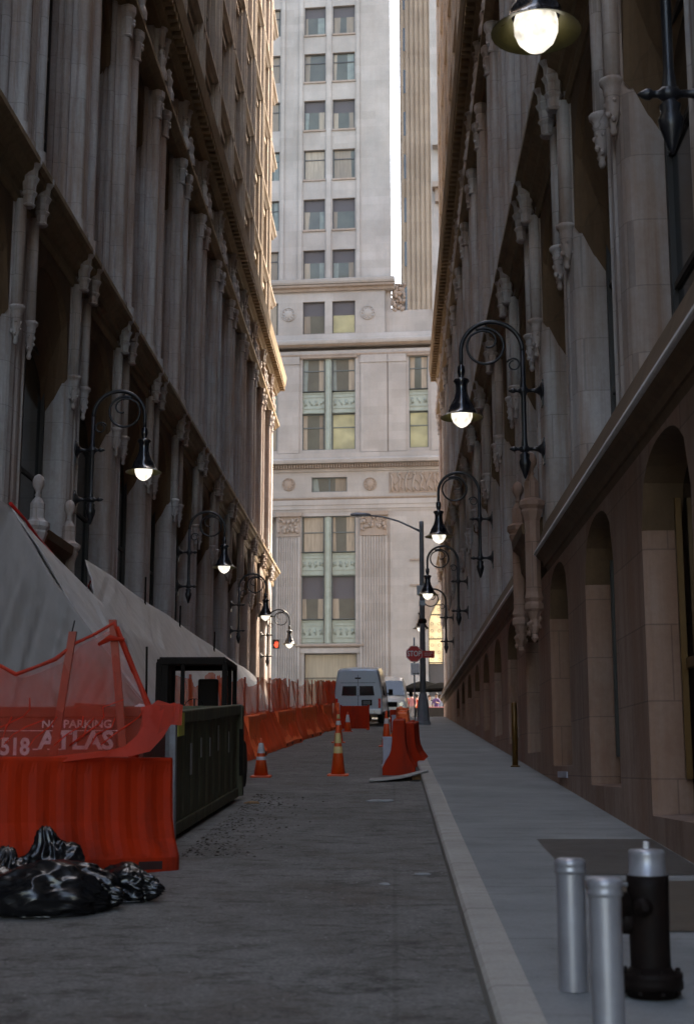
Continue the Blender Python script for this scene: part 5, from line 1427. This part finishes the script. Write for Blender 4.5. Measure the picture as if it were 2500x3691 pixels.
mb = MB(); mb.lathe([(0.065,-0.09),(0.065,-0.125),(0.075,-0.13),(0.078,-0.165),(0.06,-0.175),(0.02,-0.178),(0.018,-0.19)], (0,0,0.42), 16, ax='x'); mb.lathe([(.05,.46),(0.05,.36),(.03,.33)], (-0.105,0,-.04), 10); mb.build('hose_nozzle', HYB, hy)
mb = MB(); mb.lathe([(0.045,-0.09),(0.045,-0.125),(0.036,-0.13),(0.034,-0.15),(0.018,-0.155),(0.015,-0.17)], (-0.045,0,0.425), 16, ax='y'); mb.build('front_nozzle', HYB, hy)
mb = MB(); mb.tube([(-0.10,-0.02,0.52),(-0.14,-0.02,0.525),(-0.17,-.02,0.515)], .012, 6); mb.build('chain_lug', SILVER, hy)
def bollard(x, y, h, r, lab):
    root = empty('bollard', (x, y, gz(y)+.12), 0, lab, 'bollard', 'silver bollards beside the hydrant')
    mb = MB(); mb.lathe([(r,0),(r*1.0,h-.055)], (0,0,0), 32, caps=False); mb.build('tube', SILVER, root)
    mb = MB(); mb.lathe([(r*1.02,h-.075),(r*1.10,h-.07),(r*1.12,h-.055),(r*1.04,h-.045),(r*1.10,h-.035),(r*1.12,h-.02),(r*1.02,h-.008),(r*.8,h),(0,h+.002)], (0,0,0), 32); mb.build('cap', SILVER, root)
bollard(0.868, 7.12, 0.63, 0.070, 'silver bollard farther from the camera, left of the hydrant')
bollard(0.835, 5.75, 0.72, 0.064, 'nearest silver bollard, its foot below the picture edge')
yp = empty('pipe_bollard', (2.22, 26.0, gz(26)+.12), 0, 'amber painted pipe standing against the right wall', 'bollard')
mb = MB(); mb.lathe([(0.055,0),(0.055,1.15),(0.03,1.18),(0,1.185)], (0,0,0), 14); mb.build('pipe', BRONZE, yp)
mb = MB(); mb.lathe([(0.09,0),(0.09,.02),(0.06,.03)], (0,0,0), 12); mb.build('flange', BRONZE, yp)

# ------------------------------------------------------------------ street light pole, signs
GALV = mat_plain('galvanised_grey_paint', (0.20,0.21,0.235), 0.45, 0.3, 0.12, 6)
sp = empty('street_light', (1.13, 54.2, gz(54.2)+.12), 0, 'tall grey street light pole with a long arm reaching left over the road', 'street light')
mb = MB(); mb.lathe([(0.29,0),(0.29,0.10),(0.25,0.14),(0.20,0.9),(0.155,1.1),(0.14,1.2)], (0,0,0), 8, smooth=False); mb.build('base', GALV, sp)
mb = MB(); mb.lathe([(0.12,1.2),(0.085,7.7),(0.09,7.72),(0.09,7.95),(0.0,8.0)], (0,0,0), 12); mb.build('pole', GALV, sp)
mb = MB(); mb.tube([(0,0,7.55),(-0.35,0,7.72),(-0.9,0,7.98),(-1.5,0,8.16),(-2.1,0,8.22)], [.045,.04,.036,.032,.03], 8); mb.build('arm', GALV, sp)
mb = MB(); mb.loft([[(x, y*w, 8.24+z*hh) for y, z in ((-1,0),(-.8,-.7),(.8,-.7),(1,0),(.6,.9),(-.6,.9))] for x, w, hh in ((-2.0,.05,.05),(-2.2,.13,.08),(-2.55,.17,.10),(-2.8,.12,.06))], smooth=False); mb.build('lamp_head', GALV, sp)
boxpart('control_box', GALV, sp, (-.2,.2,-.12,.12,5.05,5.4)); boxpart('clamp', GALV, sp, (-.12,.12,-.12,.12,4.6,4.8))
for z in (3.9,):
    mb = MB(); mb.lathe([(0.12,0),(0.17,.05),(0.17,.15),(0.12,.2)], (0,0,z), 10); mb.build('collar', BLACK_MACH, sp)
SIGNRED = mat_plain('sign_red', (0.45,0.008,0.008), 0.5)
SIGNWHITE = mat_plain('sign_white', (0.55,0.54,0.56), 0.45)
boxpart('red_sign', SIGNRED, sp, (-.02,.46,-.14,-.125,2.56,2.84), bevel=0)
boxpart('red_sign_marks', SIGNWHITE, sp, (.06,.38,-.146,-.141,2.735,2.75), (.06,.32,-.146,-.141,2.66,2.675), bevel=0)
st = empty('stop_sign', (0.80, 54.0, gz(54.0)+.12), 0, 'red octagonal stop sign on a thin post beside the street light', 'stop sign')
mb = MB(); mb.lathe([(0.03,0),(0.03,3.35),(0,3.36)], (0,0,0), 8); mb.build('post', GALV, st)
mb = MB(); pts = [(0.335*math.cos(PI/8+PI/4*k), 0.335*math.sin(PI/8+PI/4*k)) for k in range(8)]
mb.loft([[(x*s, y, 2.72+z*s) for x, z in pts] for y, s in ((-.045,1),(-.06,1))]); mb.build('sign_plate', SIGNRED, st)
mb = MB(); mb.loft([[(x*s, -.0615, 2.72+z*s) for x, z in pts] for s in (.97,.93)], caps=False); mb.build('sign_border', SIGNWHITE, st)
text_mesh('sign_lettering', 'STOP', 0.29, SIGNWHITE, st, Matrix.Translation((0,-.064,2.72)) @ STAND, 0.004, sx=.78)
boxpart('parking_sign', SIGNWHITE, st, (-.14,.20,-.055,-.045,1.90,2.36), bevel=0)
mb = MB(); mb.box(-.05,.16,-.061,-.057,1.95,1.975); mb.poly([(.20,-.061,1.9625),(.13,-.061,2.0),(.13,-.061,1.925)]); mb.build('arrow', BLACK_MACH, st)
# pedestrian signal at the left corner
ps = empty('pedestrian_signal', (-6.9, 74.2, zB+.13), 0, 'pedestrian signal with a lit red hand at the left corner', 'traffic signal')
mb = MB(); mb.lathe([(0.09,0),(0.07,.3),(0.06,4.6),(0,4.62)], (0,0,0), 10); mb.build('post', GALV, ps)
boxpart('housing', BLACK_MACH, ps, (.46,.80,-.12,.12,3.84,4.31)); boxpart('bracket_arm', BLACK_MACH, ps, (0,.14,-.03,.03,4.0,4.08))
mRed, nt, bs = newmat('lit_red_hand'); bs.inputs['Base Color'].default_value = (.5,.03,.02,1); bs.inputs['Emission Color'].default_value = (1,.12,.06,1); bs.inputs['Emission Strength'].default_value = .12
mb = MB(); mb.poly([(.60,-.125,3.88),(.72,-.125,3.88),(.76,-.125,4.06),(.74,-.125,4.22),(.69,-.125,4.12),(.66,-.125,4.27),(.62,-.125,4.12),(.57,-.125,4.22),(.56,-.125,4.06),(.50,-.125,4.05)]); mb.build('hand_symbol', mRed, ps)

mb = MB(); mb.obox((2.475,20.9,gz(20.9)+.30), (0.012,0,0), (0,0.55,0), (0,0,0.045))
tag(mb.build('wall_plate', PALE, bevel=.004), 'small pale rectangular plate low on the right wall beyond the dark pavement slabs', 'plate')
# ------------------------------------------------------------------ vans
VANBLUE = mat_plain('silver_blue_van_paint', (0.30,0.35,0.43), 0.33, 0.25, 0.03, 0.4, coat=0.5)
VANWHITE = mat_plain('white_van_paint', (0.68,0.67,0.64), 0.35, 0.0, 0.03, 0.4, coat=0.4)
TYRE = mat_plain('tyre_rubber', (0.012,0.012,0.012), 0.8)
CHROME = mat_plain('dull_chrome', (0.45,0.46,0.5), 0.3, 0.9)
TAIL = mat_plain('tail_lamp_red', (0.5,0.01,0.01), 0.25)
VGLASS = mat_glass('van_glass', (0.02,0.022,0.026), 0.06)
HEADL = mat_plain('headlamp_glass', (0.5,0.5,0.5), 0.15, 0.3)
PLATE = mat_plain('dark_number_plate', (0.09,0.09,0.09), 0.5)
def wheel(parent, x, y, r=.37, w=.12):
    mb = MB(); mb.lathe([(r*.55,-w),(r*.92,-w),(r,-w*.6),(r,w*.6),(r*.92,w),(r*.55,w)], (x,y,r), 22, ax='x'); wl = mb.build('wheel', TYRE, parent)
    mb = MB(); sgn = 1 if x > 0 else -1
    mb.lathe([(r*.56,sgn*w*.75),(r*.5,sgn*w*.95),(r*.2,sgn*w*.8),(.01,sgn*w*.8)], (x,y,r), 16, ax='x'); mb.build('rim', CHROME, wl)
def vsec(y, hw, zt, zb=0.34, tuck=0.80, roofr=0.12):
    # closed section: sides swell at mid height, lean in above the belt line
    belt = zb+(zt-zb)*0.42
    R_ = [(hw*.93,zb),(hw*.99,zb+.12),(hw,belt-.25),(hw*.985,belt)]
    top = [(hw*(1-(1-tuck)*.55),belt+(zt-belt)*.55),(hw*tuck+.02,zt-roofr*1.3),(hw*tuck-.04,zt-roofr*.45),(hw*tuck-.16,zt-.03),(hw*.35,zt)]
    P_ = R_+top
    return [(x,y,z) for x, z in P_]+[(-x,y,z) for x, z in P_[::-1]]
# rear view, silver blue, high roof
van = empty('high_roof_van', (-1.43, 56.2, gz(58)+0.0), 0, 'silver-blue high-roof van seen from behind', 'van')
van.rotation_euler = (math.atan(SLOPE)*.9, 0, R(-3))
mb = MB()
ys = [(0.0,.955,2.12,.80),(0.05,.985,2.18,.82),(0.3,.995,2.24,.83),(2.5,.995,2.30,.83),(3.6,.99,2.24,.82),(4.0,.98,1.95,.8),(4.3,.97,1.3,.9),(5.1,.93,1.1,.92),(5.2,.86,.95,.92)]
mb.loft([vsec(y, hw, zt, .36, tk) for y, hw, zt, tk in ys], smooth=False); mb.build('body', VANBLUE, van, bevel=.02)
for x0, x1 in ((-.66,-.06),(.06,.66)):
    mb = MB(); mb.loft([[(x0+.0,y,1.12),(x1,y,1.12),(x1-(.05 if x1>.1 else 0),y,1.50),(x0+(.05 if x0<-.1 else 0),y,1.50)] for y in (-.030,.02)]); mb.build('rear_window', VGLASS, van)
for s in (-1,1):
    mb = MB(); mb.box(s*.86-.05,s*.86+.05,-.035,.03,.62,1.0); mb.build('tail_light', TAIL, van)
    mb = MB(); mb.obox((s*1.13,3.3,1.25),(.09,0,0),(0,.06,0),(0,0,.13)); mb.obox((s*1.0,3.3,1.2),(.06,0,0),(0,.02,0),(0,0,.02)); mb.build('side_mirror', BLACK_MACH, van, bevel=.01)
    for y in (.95, 4.35): wheel(van, s*.86, y)
    mb = MB(); mb.loft([[(s*(.992 - (z-1.1)*.16), y, z) for y, z in ((.4,1.12),(1.5,1.12),(1.5,1.5),(.4,1.5))]] + [[(s*(1.0 - (z-1.1)*.16), y, z) for y, z in ((.4,1.12),(1.5,1.12),(1.5,1.5),(.4,1.5))]]); mb.build('side_window', VGLASS, van)
boxpart('rear_bumper', CHROME, van, (-.92,.92,-.13,.02,.38,.58), bevel=.02)
boxpart('door_seam', BLACK_MACH, van, (-.008,.008,-.004,.0,.62,1.95), bevel=0)
boxpart('roof_line', BLACK_MACH, van, (-.70,.70,-.016,.02,1.62,1.635), bevel=0)
boxpart('number_plate_recess', BLACK_MACH, van, (.14,.56,-.02,.02,.72,.95), bevel=0); boxpart('number_plate', PLATE, van, (.2,.5,-.03,-.02,.76,.91), bevel=0)
boxpart('brake_lamp', BLACK_MACH, van, (-.12,.12,-.02,.02,1.78,1.84), bevel=0)
# white van facing the camera
vw = empty('white_van', (-0.33, 63.2, gz(63)), 0, 'white van facing the camera behind the silver-blue van', 'van')
mb = MB()
ys = [(0.0,.86,.92,.92,.38),(0.08,.93,1.02,.94,.34),(0.75,.96,1.22,.92,.34),(1.25,.97,1.95,.80,.34),(1.5,.98,2.12,.80,.34),(2.2,.985,2.18,.82,.34),(5.2,.985,2.18,.82,.34),(5.3,.95,2.1,.82,.36)]
mb.loft([vsec(y, hw, zt, zb_, tk) for y, hw, zt, tk, zb_ in ys], smooth=False); mb.build('body', VANWHITE, vw, bevel=.03)
mb = MB(); mb.loft([[(-.82,.78+o,1.25),(.82,.78+o,1.25),(.70,1.22+o,1.92),(-.70,1.22+o,1.92)] for o in (-.035,.02)]); mb.build('windscreen', VGLASS, vw)
for s in (-1,1):
    mb = MB(); mb.lathe([(.10,-.05),(.115,-.02),(.115,.04)], (s*.66,.02,.80), 14, ax='y'); mb.build('headlight', HEADL, vw)
    mb = MB(); mb.obox((s*1.12,1.1,1.35),(.09,0,0),(0,.05,0),(0,0,.16)); mb.obox((s*1.0,1.1,1.3),(.06,0,0),(0,.02,0),(0,0,.02)); mb.build('side_mirror', BLACK_MACH, vw, bevel=.01)
    for y in (.85, 4.4): wheel(vw, s*.86, y)
boxpart('grille', BLACK_MACH, vw, (-.48,.48,-.03,.05,.68,.90), bevel=.01); boxpart('front_bumper', CHROME, vw, (-.93,.93,-.14,.02,.36,.56), bevel=.03)
boxpart('number_plate', PLATE, vw, (-.16,.16,-.16,-.145,.40,.52), bevel=0)
# orange mesh screen in front of the blue van, box truck far off on the avenue
scn = empty('orange_screen', (-1.44, 51.6, gz(51.6)), 0, 'square orange screen panel standing in front of the silver-blue van', 'barrier')
mb = MB(); 
for k in range(9): mb.box(-.52,.52,-.012,.012,.06+.095*k,.115+.095*k) if k % 1 == 0 else None
mb.box(-.54,-.48,-.02,.02,0,.92); mb.box(.48,.54,-.02,.02,0,.92); mb.box(-.52,.52,-.006,.006,.05,.88)
mb.build('panel', ORANGE, scn)
boxpart('foot', ORANGE_HAZED, scn, (-.5,-.44,-.25,.25,0,.05)); boxpart('foot', ORANGE_HAZED, scn, (.44,.5,-.25,.25,0,.05))
scn2 = empty('orange_screen', (0.02, 49.0, gz(49)), 0, 'small orange panel left of the kerbside barriers, in front of the white van', 'barrier')
mb = MB(); mb.box(-.16,.30,-.012,.012,.35,.78); mb.build('panel', ORANGE, scn2); boxpart('foot', ORANGE, scn2, (-.14,-.10,-.2,.2,0,.35)); boxpart('foot', ORANGE, scn2, (.24,.28,-.2,.2,0,.35))
trk = empty('food_truck', (1.9, 86.0, zB), 0, 'pale vending cart under the black umbrella, across the avenue', 'cart')
boxpart('cart_body', mat_plain('pale_cart_metal', (.2,.2,.2), .4), trk, (-1.8,1.6,-.7,.9,.45,1.95), bevel=.03); boxpart('counter', BLACK_MACH, trk, (-1.85,1.65,-1.0,-.7,1.0,1.06)); boxpart('window_opening', BLACK_MACH, trk, (-1.2,1.1,-.72,-.69,1.15,1.75))
for x in (-1.3,1.1):
    mb = MB(); mb.lathe([(.1,-.08),(.3,-.08),(.33,0),(.3,.08),(.1,.08)], (x,-.5,.33), 16, ax='x'); mb.build('wheel', TYRE, trk)
um = empty('umbrella', (1.75, 82.0, zB), 0, 'wide black vendor umbrella above the crowd at the end of the street', 'umbrella')
UMB = mat_plain('black_umbrella_cloth', (0.006,0.006,0.006), 1.0)
UMB.node_tree.nodes['Principled BSDF'].inputs['Specular IOR Level'].default_value = 0.0
mb = MB(); mb.lathe([(0.01,2.72),(0.25,2.69),(0.7,2.56),(1.2,2.33),(1.32,2.24),(1.32,2.12)], (0,0,0), 8, caps=False, smooth=False); cn_ = mb.build('canopy', UMB, um); sm = cn_.modifiers.new('t','SOLIDIFY'); sm.thickness = .01
mb = MB(); mb.lathe([(0.025,0),(0.025,2.72),(0,2.75)], (0,0,0), 8); mb.lathe([(.25,0),(.25,.08),(.05,.1)], (0,0,0), 12); mb.build('pole', BLACK_MACH, um)
um2 = empty('umbrella', (2.75, 80.0, zB), 0, 'smaller dark umbrella at the right, tucked behind the corner of the stone building', 'umbrella')
mb = MB(); mb.lathe([(0.01,2.5),(0.25,2.47),(0.7,2.32),(1.05,2.12),(1.05,2.04)], (0,0,0), 8, caps=False, smooth=False); cn_ = mb.build('canopy', UMB, um2); sm = cn_.modifiers.new('t','SOLIDIFY'); sm.thickness = .01
mb = MB(); mb.lathe([(0.025,0),(0.025,2.5),(0,2.52)], (0,0,0), 8); mb.lathe([(.25,0),(.25,.08),(.05,.1)], (0,0,0), 12); mb.build('pole', BLACK_MACH, um2)

# ------------------------------------------------------------------ people on the avenue
SKIN = mat_plain('skin', (0.42,0.24,0.17), 0.6); SKIN_D = mat_plain('dark_skin', (0.14,0.075,0.05), 0.6)
HAIRM = {k: mat_plain('hair_'+k, c, .7) for k, c in (('black',(.012,.01,.01)),('brown',(.08,.04,.02)),('grey',(.35,.34,.33)),('white',(.6,.6,.6)))}
def person(x, y, z, h, rz, shirt, legs, hair, lab, skin=SKIN, stride=0.1, arm=0.15, hold=None, hat=None):
    s = h/1.75
    V = {}; E = []; vs = []; rad = []
    def add(n, co, r, par=None):
        V[n] = len(vs); vs.append(tuple(q*s for q in co)); rad.append(r*s)
        if par is not None: E.append((V[par], V[n]))
    add('pelvis',(0,0,.95),.15); add('waist',(0,0,1.08),.135,'pelvis'); add('chest',(0,0,1.28),.165,'waist'); add('neckb',(0,.0,1.46),.085,'chest'); add('neck',(0,-.01,1.52),.055,'neckb')
    add('jaw',(0,-.03,1.58),.070,'neck'); add('head',(0,-.015,1.66),.092,'jaw'); add('crown',(0,0,1.72),.065,'head')
    for k, sg in (('l',-1),('r',1)):
        st_ = stride*sg
        add('hip'+k,(sg*.09,0,.90),.10,'pelvis'); add('knee'+k,(sg*.10,-st_*.8,.50),.062,'hip'+k); add('ank'+k,(sg*.10,st_*.9,.10),.042,'knee'+k); add('heel'+k,(sg*.10,st_*.9-.03,.045),.042,'ank'+k); add('toe'+k,(sg*.115,st_*.9-.17,.03),.032,'heel'+k)
        add('sho'+k,(sg*.18,0,1.41),.062,'chest'); a = arm*sg
        if hold == k: add('elb'+k,(sg*.24,-.06,1.17),.045,'sho'+k); add('wr'+k,(sg*.16,-.28,1.22),.032,'elb'+k); add('hand'+k,(sg*.13,-.36,1.25),.036,'wr'+k)
        else: add('elb'+k,(sg*.25,a*.4,1.14),.045,'sho'+k); add('wr'+k,(sg*.25,-.06-a*.5,.90),.031,'elb'+k); add('hand'+k,(sg*.24,-.09-a*.6,.80),.034,'wr'+k)
    me = bpy.data.meshes.new('person'); me.from_pydata(vs, E, [])
    tmp = bpy.data.objects.new('person', me); COL.objects.link(tmp)
    sk_ = tmp.modifiers.new('skin', 'SKIN'); sk_.use_smooth_shade = True
    for i, r_ in enumerate(rad):
        d = me.skin_vertices[0].data[i]; d.radius = (r_, r_*.8 if i in (0,1,2) else r_); d.use_root = (i == 0)
    sb = tmp.modifiers.new('sub', 'SUBSURF'); sb.levels = 2
    dg = bpy.context.evaluated_depsgraph_get(); dg.update()
    me2 = bpy.data.meshes.new_from_object(tmp.evaluated_get(dg)); bpy.data.objects.remove(tmp)
    for m in (skin, shirt, legs, HAIRM[hair], TYRE): me2.materials.append(m)
    for pl in me2.polygons:
        c = pl.center/s; zz = c.z
        hand = abs(c.x) > .19 and zz < 1.12
        if zz < .075: pl.material_index = 4
        elif zz < .98 and abs(c.x) < .20: pl.material_index = 2
        elif hand or (hold and c.y < -.12 and .8 < zz < 1.4): pl.material_index = 0
        elif zz < 1.475: pl.material_index = 1
        elif zz > 1.66 or (zz > 1.56 and c.y > .0): pl.material_index = 3
        else: pl.material_index = 0
        pl.use_smooth = True
    me2.name = 'person'
    o = bpy.data.objects.new('person', me2); COL.objects.link(o); o.location = (x,y,z); o.rotation_euler = (0,0,rz)
    mb = MB(); mb.lathe([(.085,1.64),(.105,1.68),(.10,1.74),(.06,1.785),(0.0,1.795)], (0,.012,0), 12)
    mb.v = [(a*s,b*s,c*s) for a,b,c in mb.v]; hr = mb.build('hat' if hat else 'hair', hat or HAIRM[hair], o)
    mb = MB(); mb.lathe([(.014,-.115),(.02,-.10),(.02,-.08)], (0,0,1.645), 6, ax='y'); mb.v = [(a*s,b*s,c*s) for a,b,c in mb.v]; mb.build('nose', skin, o)
    return tag(o, lab, 'person', 'people on the avenue')
def cloth(n, c): return mat_plain(n, tuple(x*.5 for x in c), .9)
CW = cloth('white_cotton',(.6,.6,.6)); CO = cloth('orange_vest',(.75,.10,.03)); CP = cloth('pink_cotton',(.6,.28,.32)); CU = cloth('purple_cotton',(.15,.09,.28)); CG = cloth('grey_cotton',(.28,.28,.3)); CB = cloth('blue_denim',(.05,.07,.13)); CK = cloth('black_cotton',(.02,.02,.022)); CT = cloth('tan_cotton',(.35,.27,.18)); CL = cloth('light_blue_cotton',(.3,.38,.5))
person(0.62,76.5,zB,1.75,0.3,CO,CB,'black','person in an orange vest walking behind the kerbside barriers',SKIN_D)
person(0.95,74.5,zB,1.62,-0.4,CP,CG,'brown','person in a pink top to the right of the orange vest')
person(1.28,78.0,zB,1.72,2.8,CO,CK,'black','person in orange seen from behind, left of the light pole')
person(1.62,79.0,zB,1.84,3.0,CW,CT,'white','person in white with a white cap behind the light pole',SKIN,.06,.1,None,CW)
person(2.02,79.5,zB,1.72,0.2,CW,CB,'brown','person in a white shirt just right of the light pole')
person(2.30,76.0,zB,1.66,-0.5,CU,CK,'black','person in a purple top near the right corner',SKIN_D,.1,.1,'r')
person(2.62,79.8,zB,1.74,3.2,CL,CB,'brown','person in a light blue shirt close to the building corner')
person(2.86,78.2,zB,1.70,1.4,CG,CK,'grey','grey-haired person in grey, partly hidden by the building corner')
person(1.75,84.5,zB,1.70,1.7,CK,CB,'black','person in black beneath the vendor umbrella')
cartm = empty('vendor_table', (2.15, 75.0, zB), 0, 'low vendor table with a pink top near the right corner', 'table')
boxpart('table_top', CP, cartm, (-.55,.55,-.35,.35,.84,.90)); boxpart('table_skirt', CK, cartm, (-.52,.52,-.33,.33,.02,.84))
